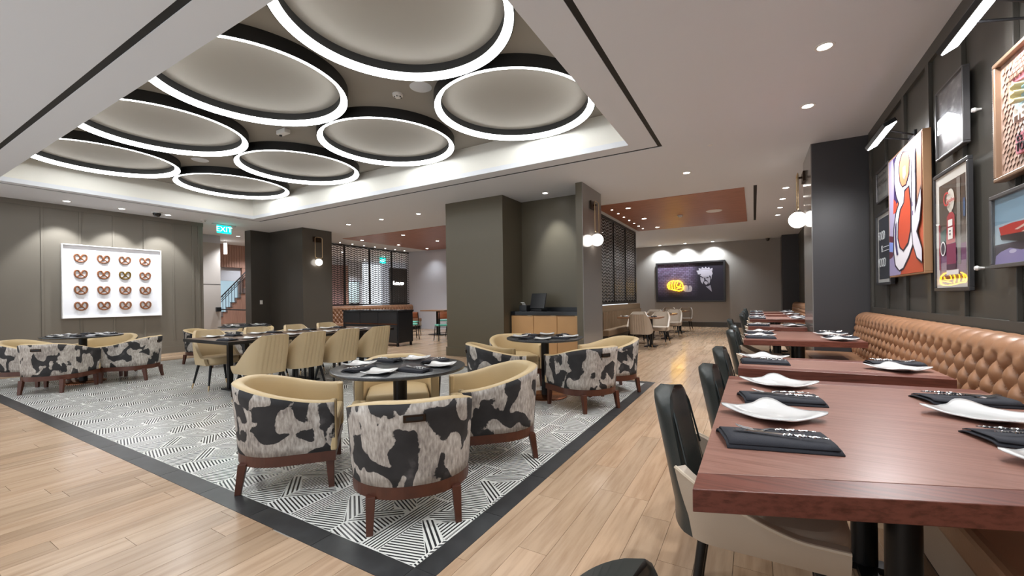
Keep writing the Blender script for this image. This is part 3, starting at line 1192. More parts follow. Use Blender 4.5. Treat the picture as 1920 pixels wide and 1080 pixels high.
MB().box(-.2, .2, -.012, .012, -.16, .17, 0, Matrix.Translation((0, -.03, .21)) @ Matrix.Rotation(math.radians(-14), 4, 'X')).build('display', m_plast, ps, bevel=.008)
rp = thing('receipt_printer', 'small black receipt printer left of the till monitor', 'printer', (-4.27, 7.9, 1.0))
MB().box(-.09, .09, -.1, .1, 0, .13).build('body', m_plast, rp, bevel=.012)
MB().grid(lambda u, v: (-.04 + .08 * u, -.04 - .09 * v, .13 + .06 * math.sin(v * 2.2)), 2, 6).build('paper', m_whiteplast, rp)

# ------------------------------------------------------------------ black cabinet near the dark block
bc = thing('black_credenza', 'long black cabinet standing before the left lattice', 'cabinet', (-9.54, 8.53, 0))
MB().box(-1.13, 1.13, -.27, .3, .1, .96).build('body', m_plast, bc, bevel=.004)
MB().box(-1.15, 1.15, -.3, .32, .96, 1.0).build('top', mat('black_stone_top', (30, 30, 32), .15), bc, bevel=.003)
for k in range(3):
    a = -1.12 + k * .745
    MB().box(a + .008, a + .737, -.29, -.27, .14, .60).build('lower_panel', mat('black_panel', (30, 31, 34), .35), bc, bevel=.003)
    MB().box(a + .008, a + .737, -.29, -.27, .63, .94).build('drawer', mat('black_panel', (30, 31, 34), .35), bc, bevel=.003)
    MB().box(a + .008, a + .737, -.295, -.27, .605, .622).build('copper_strip', m_copper, bc)
for sx in (-1.08, 1.08):
    for sy in (-.24, .26):
        MB().box(sx - .025, sx + .025, sy - .025, sy + .025, 0, .1).build('leg', m_metal_b, bc)
MB().box(-1.08, 1.08, -.25, -.23, .02, .04).build('foot_rail', m_metal_b, bc)

# ------------------------------------------------------------------ tufted banquettes
def tuft_back(name, L, H, base_t, depth, du, m, parent, top_r=.07, lean=.05, spp=9):
    """local: runs along +y from 0..L, faces -x, z from 0..H"""
    nu = int(L / du * spp)
    nv = int((H + top_r) / du * spp)
    def fn(u, v):
        y = u * L
        s = v * (H + top_r * 1.2)
        p = y / du + s / (du * 1.15)
        q = y / du - s / (du * 1.15)
        b = (abs(math.sin(PI * p / 1)) * abs(math.sin(PI * q / 1))) ** .36
        # flatten the tufting towards the top roll
        zt = H - top_r
        if s <= zt:
            x, z, nx_, nz_ = -base_t - lean * (1 - s / zt), s, -1, 0
            k = min(1, (zt - s) / .05)
            amp = depth * (b * k + (1 - k) * .8)
        else:
            a = min(PI / 2, (s - zt) / top_r / 1.1)
            x = -base_t + top_r * (1 - math.cos(a)) * 1.4
            z = zt + top_r * math.sin(a)
            nx_, nz_ = -math.cos(a), math.sin(a)
            g = abs(math.sin(PI * y / du)) ** .5
            amp = depth * (.55 + .3 * g) * (1 - a / PI)
        e = min(1, min(y, L - y) / .06)
        amp *= e ** .5
        return (x + nx_ * amp + (1 - e) * .06, y, z + nz_ * amp)
    o = MB().grid(fn, nu, nv).build(name, m, parent, True)
    return o


def banquette(name, label, loc, L, seat_d, H=1.0, rz=0.0, m=m_tan, plain_front=m_leather_s, du=.16, spp=13):
    t = thing(name, label, 'bench', loc, rz)
    MB().box(-.12, 0, 0, L, .1, H - .03).build('back_frame', m_tan, t)
    MB().box(-.02, 0.0, 0, L, H - .03, H - .005).build('top_cap', m_dark, t)
    o = tuft_back('backrest', L, H - .44, .13, .055, du, m, t, spp=spp)
    o.location = (0, 0, .44)
    nseg = max(1, int(round(L / 1.8)))
    for k in range(nseg):
        a, b = k * L / nseg + .004, (k + 1) * L / nseg - .004
        MB().box(-seat_d, -.16, a, b, .33, .47).build('seat', m, t, bevel=.03, bseg=3)
    MB().box(-seat_d + .015, -.1, 0, L, .14, .33).build('seat_base', plain_front, t)
    MB().box(-seat_d + .09, -.1, .02, L - .02, 0, .14).build('toe_kick', m_black, t)
    return t


banquette('tufted_banquette', 'long tan tufted banquette along the right wall under the pictures', (1.372, -0.6, 0), 7.95, .76, 1.0)
banquette('tufted_banquette', 'tan tufted banquette beyond the charcoal pier at far right', (1.36, 8.5, 0), 9.4, .72, 1.0, du=.16, spp=9)
banquette('tufted_banquette', 'tan tufted banquette under the left lattice screen', (-13.42, 14.0, 0), 5.5, .66, 1.06, PI, du=.16, spp=10)
# channelled bench under the right lattice
cb = thing('channel_bench', 'brown vertical channel bench back under the right lattice', 'bench', (-3.36, 9.9, 0))
m_chan = mat('taupe_channel_leather', (128, 106, 82), .45)
MB().box(-.06, .06, 0.2, 4.3, 0, 1.06).build('back_frame', m_chan, cb)
def chan(u, v):
    y = .2 + u * 4.1
    g = abs(math.sin(PI * y / .13)) ** .5
    return (.06 + .05 * g, y, .45 + v * .45)
MB().grid(chan, 240, 2).build('backrest', m_chan, cb, True)
MB().box(.06, .26, .2, 4.3, .3, .46).build('seat', m_chan, cb, bevel=.02)
MB().box(.06, .24, .2, 4.3, 0, .3).build('seat_base', m_dark, cb)

# ------------------------------------------------------------------ chairs
def ushape(hw, back_y, front_y, r, n=10):
    """plan polyline, from left front round the back to right front (x right, y front)"""
    pts = [(-hw, front_y), (-hw, front_y * .5 + (back_y + r) * .5), (-hw, back_y + r)]
    for k in range(1, n + 1):
        a = PI + k * (PI / 2) / n
        pts.append((-hw + r + r * math.cos(a), back_y + r + r * math.sin(a)))
    m = [(-x, y) for x, y in reversed(pts)]
    return pts + m


def resample(pts, n):
    d = [0]
    for a, b in zip(pts[:-1], pts[1:]):
        d.append(d[-1] + math.hypot(b[0] - a[0], b[1] - a[1]))
    out = []
    for i in range(n + 1):
        s = d[-1] * i / n
        k = 0
        while k < len(d) - 2 and d[k + 1] < s:
            k += 1
        t = (s - d[k]) / max(1e-9, d[k + 1] - d[k])
        p = (pts[k][0] + (pts[k + 1][0] - pts[k][0]) * t, pts[k][1] + (pts[k + 1][1] - pts[k][1]) * t)
        tx, ty = pts[k + 1][0] - pts[k][0], pts[k + 1][1] - pts[k][1]
        l = math.hypot(tx, ty)
        out.append((p[0], p[1], tx / l, ty / l))
    return out


def smoothstep(a, b, x):
    t = max(0, min(1, (x - a) / (b - a)))
    return t * t * (3 - 2 * t)


# barrel chair in cowhide print ------------------------------------
def cow_chair():
    t = thing('barrel_chair', '', 'chair')
    hw, by, fy = .345, -.335, .31
    P = resample(ushape(hw, by, fy, .32), 56)
    zb = .255

    def top(u):
        s = abs(u - .5) * 2
        return .60 + .125 * (1 - smoothstep(.15, .95, s))

    def flare(u, v):
        s = abs(u - .5) * 2
        return .035 * v * (1 - .35 * s)
    th = .065

    def outer(u, v):
        x, y, tx, ty = P[int(round(u * 56))]
        z = zb + (top(u) - .012 - zb) * v
        nx_, ny_ = ty, -tx          # outward for this winding
        # outward check: path left-front -> back -> right-front
        f = flare(u, v)
        return (x - (-nx_) * 0 + _o(x, y)[0] * f, y + _o(x, y)[1] * f, z)

    def _o(x, y):
        l = math.hypot(x, min(0, y + .02)) if y < 0 else abs(x)
        return (x / max(.05, math.hypot(x, y if y < 0 else 0)), (y if y < 0 else 0) / max(.05, math.hypot(x, y if y < 0 else 0)))

    o = MB().grid(outer, 56, 8).build('shell', m_cow, t, True)
    so = o.modifiers.new('solid', 'SOLIDIFY')
    so.thickness = .012
    so.offset = 0

    # inner upholstery and rolled top
    def inner(u, v):
        x, y, tx, ty = P[int(round(u * 56))]
        ox, oy = _o(x, y)
        tp = top(u)
        if v < .55:            # inside face rising
            k = v / .55
            z = .36 + (tp - .03 - .36) * k
            off = -th + .02 * k - .006 * math.sin(PI * k)
        else:                  # roll over the top to the outer edge
            a = (v - .55) / .45 * PI
            f = flare(u, 1)
            w_ = th - .02 + f
            off = -th + .02 + w_ * (1 - math.cos(a)) / 2 + .004
            z = tp - .03 + .03 * math.sin(a) * 1.0 + (.018 if a > PI / 2 else 0) * (1 - math.sin(a))
        return (x + ox * off, y + oy * off, z)
    MB().grid(inner, 56, 14).build('backrest', m_leather_b, t, True)
    # arm fronts
    for sx in (-1, 1):
        mb = MB()
        mb.box(sx * hw - .045 * (1 + sx) + .0 + (.0 if sx < 0 else .045 - .02), 0, 0, 0, 0, 0) if False else None
        xi, xo = sx * (hw - th + .003), sx * (hw + .012)
        a, b = min(xi, xo), max(xi, xo)
        mb.box(a, b, fy - .03, fy + .012, zb, .597)
        mb.build('arm_front', m_leather_b, t, bevel=.012)
    # seat cushion and front panel
    seat = []
    Pi = [(x * .80, y * .80) for x, y, _, _ in P]
    seat = [(-.268, .33)] + [(max(-.268, min(.268, x)), y) for x, y in Pi if y < .2] + [(.268, .33)]
    MB().prism(seat, .36, .455, 0).build('seat', m_leather_b, t, bevel=.025, bseg=3, recalc=True)
    MB().box(-.275, .275, .22, .305, zb, .36).build('front_panel', m_leather_b, t, bevel=.01)
    MB().prism([(x * .93, y * .93) for x, y, _, _ in P], .24, .36, 0).build('under_seat', m_leather_b, t, recalc=True)
    # wood rail
    rail = [(x * 1.01, y * 1.01) for x, y, _, _ in P]
    inn = [(x * .88, y * .88) for x, y, _, _ in reversed(P)]
    MB().prism(rail + inn, .185, .255, 0).build('wood_rail', m_legwood, t, recalc=True)
    MB().box(-.335, .335, .265, .31, .185, .255).build('front_rail', m_legwood, t)
    for sx in (-1, 1):
        for y, dy in ((.275, .008), (-.265, -.03)):
            xx_ = .312 if y > 0 else .235
            MB().frustum((sx * (xx_ + .006), y + dy, 0), (.018, .018), (sx * xx_, y, .2), (.026, .026)).build('leg', m_legwood, t, bevel=.003)
    # dark pull plate high on the back
    px = by - .032
    pp = MB().box(-.06, .06, px - .012, px + .012, .612, .652).build('pull_plate', m_bronze, t, bevel=.003)
    MB().box(-.045, .045, px - .0135, px, .622, .642).build('pull_slot', m_black, pp)
    return t


def face(fx, fy):
    return math.atan2(fy, fx) - PI / 2


pc = Proto(cow_chair())
GC = 'cowhide barrel chairs round the small tables'
COWS = [
    (-1.86, 1.93, -.72, .69, 'cowhide barrel chair nearest the camera, seen from its back'),
    (-2.95, 1.84, .66, .75, 'cowhide barrel chair left of the nearest round table, showing its right side'),
    (-1.9, 2.92, -.7, -.7, 'cowhide barrel chair right of the nearest round table, tan inside facing left'),
    (-2.92, 2.86, .7, -.7, 'cream barrel chair beyond the nearest round table, facing the camera'),
    (-1.74, 4.68, -.85, .5, 'cowhide barrel chair by the black border at the second round table'),
    (-2.82, 4.42, .75, .66, 'cowhide barrel chair before the second round table, left one'),
    (-3.1, 5.4, .7, -.7, 'cream barrel chair beyond the second round table, before the olive column'),
    (-1.72, 5.62, -.7, -.7, 'cream barrel chair beyond the second round table, before the fin wall'),
    (-9.05, 1.96, -.7, .7, 'cowhide barrel chair at the far left round table, back to the camera'),
    (-10.05, 1.9, .7, .7, 'cowhide barrel chair cut off by the left picture edge'),
    (-9.13, 2.88, -.7, -.7, 'cowhide barrel chair right of the far left round table'),
    (-10.1, 2.85, .7, -.7, 'cream barrel chair between the far left round table and the pretzel wall'),
    (-10.2, 4.42, .8, .6, 'cowhide barrel chair at the far end of the tile field by the corridor'),
    (-9.15, 4.45, -.6, .8, 'cowhide barrel chair hidden behind the long table, near side'),
    (-10.1, 5.4, .7, -.7, 'cream barrel chair before the dark brown block'),
    (-9.2, 5.5, -.7, -.7, 'cowhide barrel chair half hidden behind the long table, far side'),
]
for x, y, fx, fy, lab in COWS:
    pc.put((x, y, 0), face(fx, fy), lab, GC)


# scoop dining chairs -----------------------------------------------
def scoop(P, N, topf, z0, lean, thick, out_bulge=None, s_lo=0.0, s_hi=1.0, nu=40, nv=10):
    """closed shell around the plan path P for u in s_lo..s_hi"""
    def pt(u, v, side):
        i = u * N
        k = min(N - 1, int(i))
        f = i - k
        x = P[k][0] + (P[k + 1][0] - P[k][0]) * f
        y = P[k][1] + (P[k + 1][1] - P[k][1]) * f
        tx, ty = P[k][2], P[k][3]
        nx_, ny_ = ty, -tx
        # outward: away from the seat centre
        if nx_ * x + ny_ * (y - .05) < 0:
            nx_, ny_ = -nx_, -ny_
        z = z0 + (topf(u) - z0) * v
        h = max(0, z - .46)
        wgt = 1 - smoothstep(.12, .5, abs(u - .5))
        y2 = y - lean * h * wgt
        x2 = x * (1 - .35 * h * wgt * .9)
        o = thick / 2 * side
        if side > 0 and out_bulge:
            o += out_bulge(u, v)
        tuck = .03 * (1 - v) ** 2 if z0 < .42 else 0
        return (x2 + nx_ * (o - tuck), y2 + ny_ * (o - tuck), z)
    mb = MB()
    rows = nv + 1
    prof = [(j / nv, 1) for j in range(rows)] + [(1 - j / nv, -1) for j in range(rows)]
    K = len(prof)
    vs, fs = [], []
    for i in range(nu + 1):
        u = s_lo + (s_hi - s_lo) * i / nu
        for v, sd in prof:
            vs.append(pt(u, v, sd))
    for i in range(nu):
        for a in range(K):
            b = (a + 1) % K
            fs.append((i * K + a, i * K + b, (i + 1) * K + b, (i + 1) * K + a))
    fs.append(tuple(range(K)))
    fs.append(tuple(nu * K + a for a in range(K - 1, -1, -1)))
    mb.add(vs, fs)
    return mb


def round_seat(hw, by, fy, z0, z1, m, parent, name='seat'):
    pts = []
    n = 28
    for k in range(n):
        a = 2 * PI * k / n
        c, s_ = math.cos(a), math.sin(a)
        e = .62
        pts.append((hw * abs(c) ** e * (1 if c > 0 else -1), (fy + by) / 2 + (fy - by) / 2 * abs(s_) ** e * (1 if s_ > 0 else -1)))
    return MB().prism(pts, z0, z1).build(name, m, parent, True, bevel=.028, bseg=3)


def scoop_chair(m_l, brass=True):
    t = thing('scoop_chair', '', 'chair')
    P = resample(ushape(.25, -.25, .2, .14), 60)

    def top(u):
        s = abs(u - .5) * 2
        k = min(59, int(u * 60))
        f = u * 60 - k
        y = P[k][1] + (P[k + 1][1] - P[k][1]) * f
        t_ = max(0.0, min(1.0, (y + .225) / .335))
        return .47 + .385 * (1 - t_) ** 1.25 - .008 * smoothstep(.2, .4, s)

    def chan(u, v):
        s = abs(u - .5) * 2
        return -.008 * (1 - abs(math.sin(PI * (u - .5) * 22)) ** .4) * (1 - smoothstep(.25, .32, s)) * smoothstep(0, .12, v)
    scoop(P, 60, top, .36, .2, .04, chan, nu=88, nv=8).build('backrest', m_l, t, True, recalc=True)
    round_seat(.235, -.2, .25, .36, .475, m_l, t)
    for sx in (-1, 1):
        for sy, y0_ in ((1, .17), (-1, -.18)):
            a, b = Vector((sx * .17, y0_, .37)), Vector((sx * .235, y0_ + sy * .07, 0))
            l_ = MB().tube([a, a.lerp(b, .8)], [.021, .013], 8).build('leg', m_metal_b, t, True)
            MB().tube([a.lerp(b, .8), b], [.013, .009], 8).build('brass_tip', m_brass if brass else m_metal_b, l_, True)
    return t


ps_ = Proto(scoop_chair(m_leather_d))
GL = 'cream scoop chairs at the long table'
for k, y in enumerate((3.05, 3.60, 4.19, 4.82)):
    ps_.put((-5.58, y, 0), face(-1, .02 * (k - 1)), 'cream scoop chair on the near side of the long table, %s from the left' % names[k], GL)
for k, y in enumerate((3.2, 3.92, 4.6, 5.25)):
    ps_.put((-7.02, y, 0), face(1, 0), 'cream scoop chair on the far side of the long table, %s from the left' % names[k], GL)
pf = Proto(scoop_chair(m_leather_s))
GF = 'beige scoop chairs at the far right tables'
FT = [(-2.55, 11.05), (-2.55, 13.25), (-2.55, 15.9)]
for k, (x, y) in enumerate(FT):
    nm = ('nearest', 'middle', 'farthest')[k]
    pf.put((x + .12, y - .55, 0), face(-.05, 1), 'beige scoop chair with its back to the aisle at the %s far table' % nm, GF)
    pf.put((x - .25, y + .64, 0), face(.05, -1), 'beige scoop chair on the bench side beyond the %s far table' % nm, GF)
    pf.put((x + .33, y + .64, 0), face(-.05, -1), 'beige scoop chair on the aisle side beyond the %s far table' % nm, GF)


# two-tone dining chair at the banquette tables
def two_tone_chair():
    t = thing('two_tone_chair', '', 'chair')
    P = resample(ushape(.25, -.25, .24, .12), 60)

    def slab(sg, tk=.062):
        def fn(u, v):
            q = 2 * u - 1
            z = .385 + .495 * v
            w0 = .222 - .04 * v
            k = max(0, (v - .80) / .20)
            w_ = w0 * max(0.0, 1 - k ** 2.6) ** (1 / 2.6)
            rim = max(0.0, 1 - abs(q) ** 5) ** .5 * max(0.0, 1 - k ** 6) ** .5
            yb = -.255 - .20 * max(0, z - .44) - .03 * (1 - v) * 0 + .055 * q * q
            return (q * w_, yb + sg * tk / 2 * rim, z)
        return fn
    mb = MB()
    mb.grid(slab(1), 20, 22)
    mb.grid(slab(-1), 20, 22)
    mb.build('backrest', m_leather_g, t, 'all', recalc=True)
    rim = [slab(0)(0, .45 + .55 * i / 24) for i in range(25)]
    rim += [(-p[0], p[1], p[2]) for p in reversed(rim[:-1])]
    path = []
    for x_, y_, z_ in rim:
        z2 = .62 + (z_ - .62) * .94 - .006
        path.append((x_ * .93, -.255 - .20 * max(0, z2 - .44) + .055 * (x_ / .2) ** 2 * .8 + .027, z2))
    MB().tube(path, .0042, 6).build('piping', m_leather_g, t, True)

    def top_w(u):
        s = abs(u - .5) * 2
        k = min(59, int(u * 60))
        y = P[k][1] + (P[k + 1][1] - P[k][1]) * (u * 60 - k)
        return .478 + .165 * (1 - max(0.0, min(1.0, (y + .22) / .36))) ** 1.6

    def edge(topf, lo, hi, off):
        pts = []
        for i in range(25):
            u = lo + (hi - lo) * i / 24
            k = min(59, int(u * 60))
            x, y, tx, ty = P[k]
            nx_, ny_ = ty, -tx
            if nx_ * x + ny_ * (y - .05) < 0:
                nx_, ny_ = -nx_, -ny_
            z = topf(u)
            k2 = min(59, int(u * 60))
            f2 = u * 60 - k2
            x = P[k2][0] + (P[k2 + 1][0] - P[k2][0]) * f2
            y = P[k2][1] + (P[k2 + 1][1] - P[k2][1]) * f2
            h = max(0, z - .46)
            wgt = 1 - smoothstep(.12, .5, abs(u - .5))
            pts.append((x * (1 - .35 * h * wgt * .9) + nx_ * off, y - .24 * h * wgt + ny_ * off, z))
        return pts
    for lo, hi in ((.0, .325), (.675, 1.0)):
        scoop(P, 60, top_w, .385, .24, .05, None, lo, hi, 26, 6).build('side_panel', m_leather_s, t, True, recalc=True)
        MB().tube(edge(top_w, lo, hi, .021), .0065, 6).build('piping', m_stitch, t, True)
    round_seat(.225, -.2, .27, .39, .485, m_leather_s, t)
    for sx in (-1, 1):
        for sy, y0_ in ((1, .17), (-1, -.17)):
            MB().tube([(sx * .17, y0_, .38), (sx * .2, y0_ + sy * .05, 0)], [.017, .013], 10).build('leg', m_metal_b, t, True)
    return t


pt_ = Proto(two_tone_chair())
GR = 'two tone chairs at the banquette tables'
RC = [(.53, 'black and beige chair at the bottom picture edge, only its back top showing'),
      (1.86, 'black and beige chair nearest at the first banquette table'),
      (2.66, 'black and beige chair second at the first banquette table'),
      (3.6, 'black and beige chair at the second banquette table'),
      (5.45, 'black and beige chair, near one at the third banquette table'),
      (6.35, 'black and beige chair, far one at the third banquette table'),
      (8.02, 'black and beige chair at the fourth banquette table'),
      (10.3, 'black and beige chair, near one at the fifth banquette table'),
      (11.0, 'black and beige chair, far one at the fifth banquette table'),
      (12.6, 'black and beige chair at the sixth banquette table'),
      (14.1, 'black and beige chair, near one at the seventh banquette table'),
      (14.8, 'black and beige chair, far one at the seventh banquette table')]
for k, (y, lab) in enumerate(RC):
    pt_.put((.13 if k == 0 else -.04 if k == 6 else .0 if k == 1 else .08, y, 0), face(1, 0.0), lab, GR, 1.02 if k == 1 else None)


# bar-zone chairs with teal seats
def bar_chair():
    t = thing('cafe_chair', '', 'chair')
    MB().box(-.21, .21, -.2, .21, .45, .5).build('seat', m_teal, t, bevel=.02, bseg=3)
    MB().grid(lambda u, v: ((u - .5) * .42, -.24 + .05 * (2 * u - 1) ** 2, .68 + .2 * v), 10, 3).build('backrest', m_chbrown, t, True).modifiers.new('solid', 'SOLIDIFY').thickness = .025
    for sx in (-1, 1):
        MB().tube([(sx * .19, -.2, .46), (sx * .2, -.235, .66), (sx * .19, -.22, .88)], .012, 6).build('back_post', m_metal_b, t)
        for sy in (-1, 1):
            MB().tube([(sx * .19, sy * .18, .46), (sx * .22, sy * .25, 0)], .013, 6).build('leg', m_metal_b, t)
    MB().tube([(-.2, .2, .22), (.2, .2, .22)], .009, 6).build('stretcher', m_metal_b, t)
    return t


pb = Proto(bar_chair())
GB = 'teal cafe chairs beyond the black cabinet'
for x, y, fx, fy, lab in ((-9.75, 10.15, -.8, .6, 'teal and cognac cafe chair nearest the black cabinet'),
                          (-10.8, 11.3, .9, .4, 'teal and cognac cafe chair behind the black cabinet corner'),
                          (-9.05, 11.55, -.8, .3, 'teal and cognac cafe chair left of the olive column'),
                          (-8.45, 10.2, -.8, .5, 'teal and cognac cafe chair half hidden by the olive column'),
                          (-10.4, 12.6, .6, -.8, 'teal and cognac cafe chair farthest, before the white wall')):
    pb.put((x, y, 0), face(fx, fy), lab, GB)
ct = thing('cafe_table', 'tall dark pedestal table among the teal chairs', 'table', (-9.95, 11.75, 0))
MB().box(-.55, .55, -.35, .35, .86, .90).build('tabletop', m_ftable, ct, bevel=.004)
MB().box(-.05, .05, -.05, .05, .02, .86).build('pedestal', m_metal_b, ct)
MB().box(-.3, .3, -.2, .2, 0, .02).build('base_plate', m_metal_b, ct)

# ------------------------------------------------------------------ tables
def round_table(x, y, label):
    t = thing('round_table', label, 'table', (x, y, 0), 0, 'black marble round tables')
    MB().lathe([(.0001, .735), (.47, .735), (.495, .742), (.5, .752), (.498, .762), (.49, .765), (.0001, .765)], 64).build('tabletop', m_dkstone, t, True)
    MB().cyl((0, 0), .052, .015, .735, 20).build('pedestal', m_metal_b, t, True)
    MB().lathe([(.0001, .022), (.26, .018), (.28, .008), (.28, 0), (.0001, 0)], 48).build('base_disc', m_copper, t, True)
    return t


RT = [(-2.37, 2.34, 'black marble round table nearest the camera'), (-2.36, 4.9, 'black marble round table before the oak sideboard'),
      (-9.6, 2.38, 'black marble round table before the pretzel picture'), (-9.65, 4.95, 'black marble round table behind the long table')]
for a in RT:
    round_table(*a)

LT = thing('long_table', 'long dark oak table with black edge and cream chairs', 'table', (-6.45, 4.2, 0))
LX, LY = .62, 1.42
MB().box(-LX + .02, LX - .02, -LY + .02, LY - .02, .74, .765).build('tabletop', m_dtable, LT)
mb = MB()
frame_boxes(mb, -LX, LX, -LY, LY, -LX + .02, LX - .02, -LY + .02, LY - .02, .722, .764)
mb.build('black_edge', m_metal_b, LT)
for sy in (-1.0, 0, 1.0):
    for sx in (-.22, .22):
        MB().box(sx - .03, sx + .03, sy - .03, sy + .03, .02, .735).build('pedestal', m_metal_b, LT)
    MB().box(-.32, .32, sy - .08, sy + .08, 0, .02).build('base_plate', m_metal_b, LT)


def banq_table(label, quad, th=.06, seam=True):
    """quad: four plan corners near-left, near-right, far-right, far-left"""
    cx_ = sum(p[0] for p in quad) / 4
    cy_ = sum(p[1] for p in quad) / 4
    t = thing('banquette_table', label, 'table', (cx_, cy_, 0))
    q = [(p[0] - cx_, p[1] - cy_) for p in quad]
    L0 = q[3][1] - q[0][1]
    e = .115 / L0

    def lerp(a, b, k):
        return (a[0] + (b[0] - a[0]) * k, a[1] + (b[1] - a[1]) * k)
    a0, a1 = lerp(q[0], q[3], e), lerp(q[1], q[2], e)
    b0, b1 = lerp(q[0], q[3], 1 - e), lerp(q[1], q[2], 1 - e)
    g = .0012
    MB().prism([q[0], q[1], (a1[0], a1[1] - g), (a0[0], a0[1] - g)], .77 - th, .77).build('end_board', m_table_end, t, bevel=.0025)
    MB().prism([(a0[0], a0[1] + g), (a1[0], a1[1] + g), (b1[0], b1[1] - g), (b0[0], b0[1] - g)], .77 - th, .77).build('tabletop', m_table, t, bevel=.0015)
    MB().prism([(b0[0], b0[1] + g), (b1[0], b1[1] + g), q[2], q[3]], .77 - th, .77).build('end_board', m_table_end, t, bevel=.0025)
    ys = (-.3, .3) if L0 > 1 else (0,)
    for s_ in ys:
        MB().cyl((0, s_), .05, .03, .77 - th, 20).build('pedestal', m_metal_b, t, True)
        MB().box(-.10, .20, s_ - .035, s_ + .035, 0, .03).build('base_foot', m_metal_b, t)
        MB().box(-.035, .035, s_ - .2, s_ + .2, 0, .03).build('base_foot', m_metal_b, t)
    return t


TB = [
    ('first', [(-.144, 1.165), (1.0, 1.615), (1.0, 3.04), (-.14, 2.924)]),
    ('second', [(-.101, 3.279), (1.003, 3.344), (1.003, 4.01), (-.088, 3.948)]),
    ('third', [(-.107, 5.384), (1.01, 5.53), (1.01, 6.92), (-.094, 6.789)]),
    ('fourth', [(-.08, 7.75), (.62, 7.80), (.62, 8.42), (-.08, 8.36)]),
    ('fifth', [(-.08, 10.1), (.96, 10.15), (.96, 11.5), (-.08, 11.45)]),
    ('sixth', [(-.08, 12.3), (.96, 12.32), (.96, 12.97), (-.08, 12.95)]),
    ('seventh', [(-.07, 13.8), (.96, 13.82), (.96, 15.2), (-.07, 15.2)]),
]
TB[3] = ('fourth', [(-.08, 7.72), (1.05, 7.80), (1.05, 8.45), (-.08, 8.36)])
TB[3] = ('fourth', [(-.085, 7.70), (.70, 7.72), (.70, 8.36), (-.085, 8.36)])
for nm, q in TB:
    banq_table('mahogany banquette table, %s from the camera' % nm, q)
banq_table('mahogany table corner at the bottom picture edge', [(-.02, .1), (.95, .1), (.95, .79), (-.02, .79)])
for k, (x, y) in enumerate(FT):
    t = thing('small_table', 'walnut table in the row under the right lattice, %s' % ('nearest', 'middle', 'farthest')[k], 'table', (x, y, 0), 0, 'walnut tables under the right lattice')
    MB().box(-.52, .52, -.36, .36, .72, .76).build('tabletop', m_ftable, t, bevel=.003)
    for sx in (-.26, .26):
        MB().box(sx - .035, sx + .035, -.035, .035, .02, .72).build('pedestal', m_metal_b, t)
        MB().box(sx - .14, sx + .14, -.2, .2, 0, .02).build('base_plate', m_metal_b, t)

# ------------------------------------------------------------------ place settings
def plate():
    a = .108

    def fn(u, v):
        th_ = 2 * PI * u
        c, s_ = math.cos(th_), math.sin(th_)
        e = .62 + .25 * (1 - v)
        sq = (abs(c) ** (2 / e) + abs(s_) ** (2 / e)) ** (-e / 2)
        r = v * a * sq * (1.0)
        corner = (abs(c * s_) * 2) ** 5
        z = .003 + .003 * smoothstep(.3, .6, v) + (.010 + .013 * corner) * smoothstep(.5, 1.0, v) ** 1.3
        return (r * c * (1 + .25 * corner * v * v), r * s_ * (1 + .25 * corner * v * v), z)
    o = MB().grid(fn, 64, 10, wrap_u=True).build('plate', m_plate, None, True)
    s = o.modifiers.new('solid', 'SOLIDIFY')
    s.thickness = .004
    s.offset = 1
    return tag(o, '', 'plate')


def napkin():
    t = thing('napkin', '', 'napkin')
    def layer(z, dx, dy, h, curl):
        def fn(u, v):
            x = (u - .5) * (.27 - dx)
            y = (v - .5) * (.15 - dy)
            return (x, y, z + h * (1 - (2 * v - 1) ** 6) * (.75 + .25 * math.sin(u * 3 + 1)) + curl * smoothstep(.8, 1, u) * v)
        return fn
    a = MB().grid(layer(.0, 0, 0, .015, .004), 10, 8).build('folded_cloth', m_napkin, t, True)
    a.modifiers.new('solid', 'SOLIDIFY').thickness = .004
    b = MB().grid(layer(.009, .012, .014, .013, .006), 10, 8).build('top_fold', m_napkin, t, True)
    b.modifiers.new('solid', 'SOLIDIFY').thickness = .003
    return t


def twist_handle(mb, x0, x1, r):
    n = 36
    pts = []
    vs, fs = [], []
    k = 6
    for i in range(n + 1):
        t = i / n
        x = x0 + (x1 - x0) * t
        rr = r * (.6 + .4 * math.sin(PI * min(1, t * 1.2) ** .6)) * (1 + .16 * math.sin(t * 2 * PI * 9))
        for j in range(k):
            a = 2 * PI * j / k + t * 2 * PI * 1.6
            q = 1.25 if j % 3 == 0 else .85
            vs.append((x, rr * q * math.cos(a), rr * q * math.sin(a) * .8))
    for i in range(n):
        for j in range(k):
            l = (j + 1) % k
            fs.append((i * k + j, i * k + l, (i + 1) * k + l, (i + 1) * k + j))
    fs += [tuple(range(k - 1, -1, -1)), tuple(range(n * k, n * k + k))]
    mb.add(vs, fs)


def fork():
    t = thing('fork', '', 'fork')
    mb = MB()
    twist_handle(mb, 0.005, .105, .0045)
    mb.build('handle', m_steel, t, True)
    mb = MB()
    pts = [(.006, 0, 0), (-.006, 0, .001), (-.022, 0, -.004), (-.036, 0, -.006), (-.05, 0, -.004)]
    mb.tube(pts[:3], [.0035, .0028, .004], 6)
    mb.grid(lambda u, v: (-.020 - .03 * u, (v - .5) * (.012 + .012 * smoothstep(0, .7, u)), -.004 - .003 * math.sin(PI * u)), 6, 4)
    for k in range(4):
        y = -.0105 + k * .007
        mb.tube([(-.048, y, -.004), (-.07, y, .0), (-.092, y, .007)], [.0016, .0015, .0008], 5)
    mb.build('tines', m_steel, t, True)
    return t


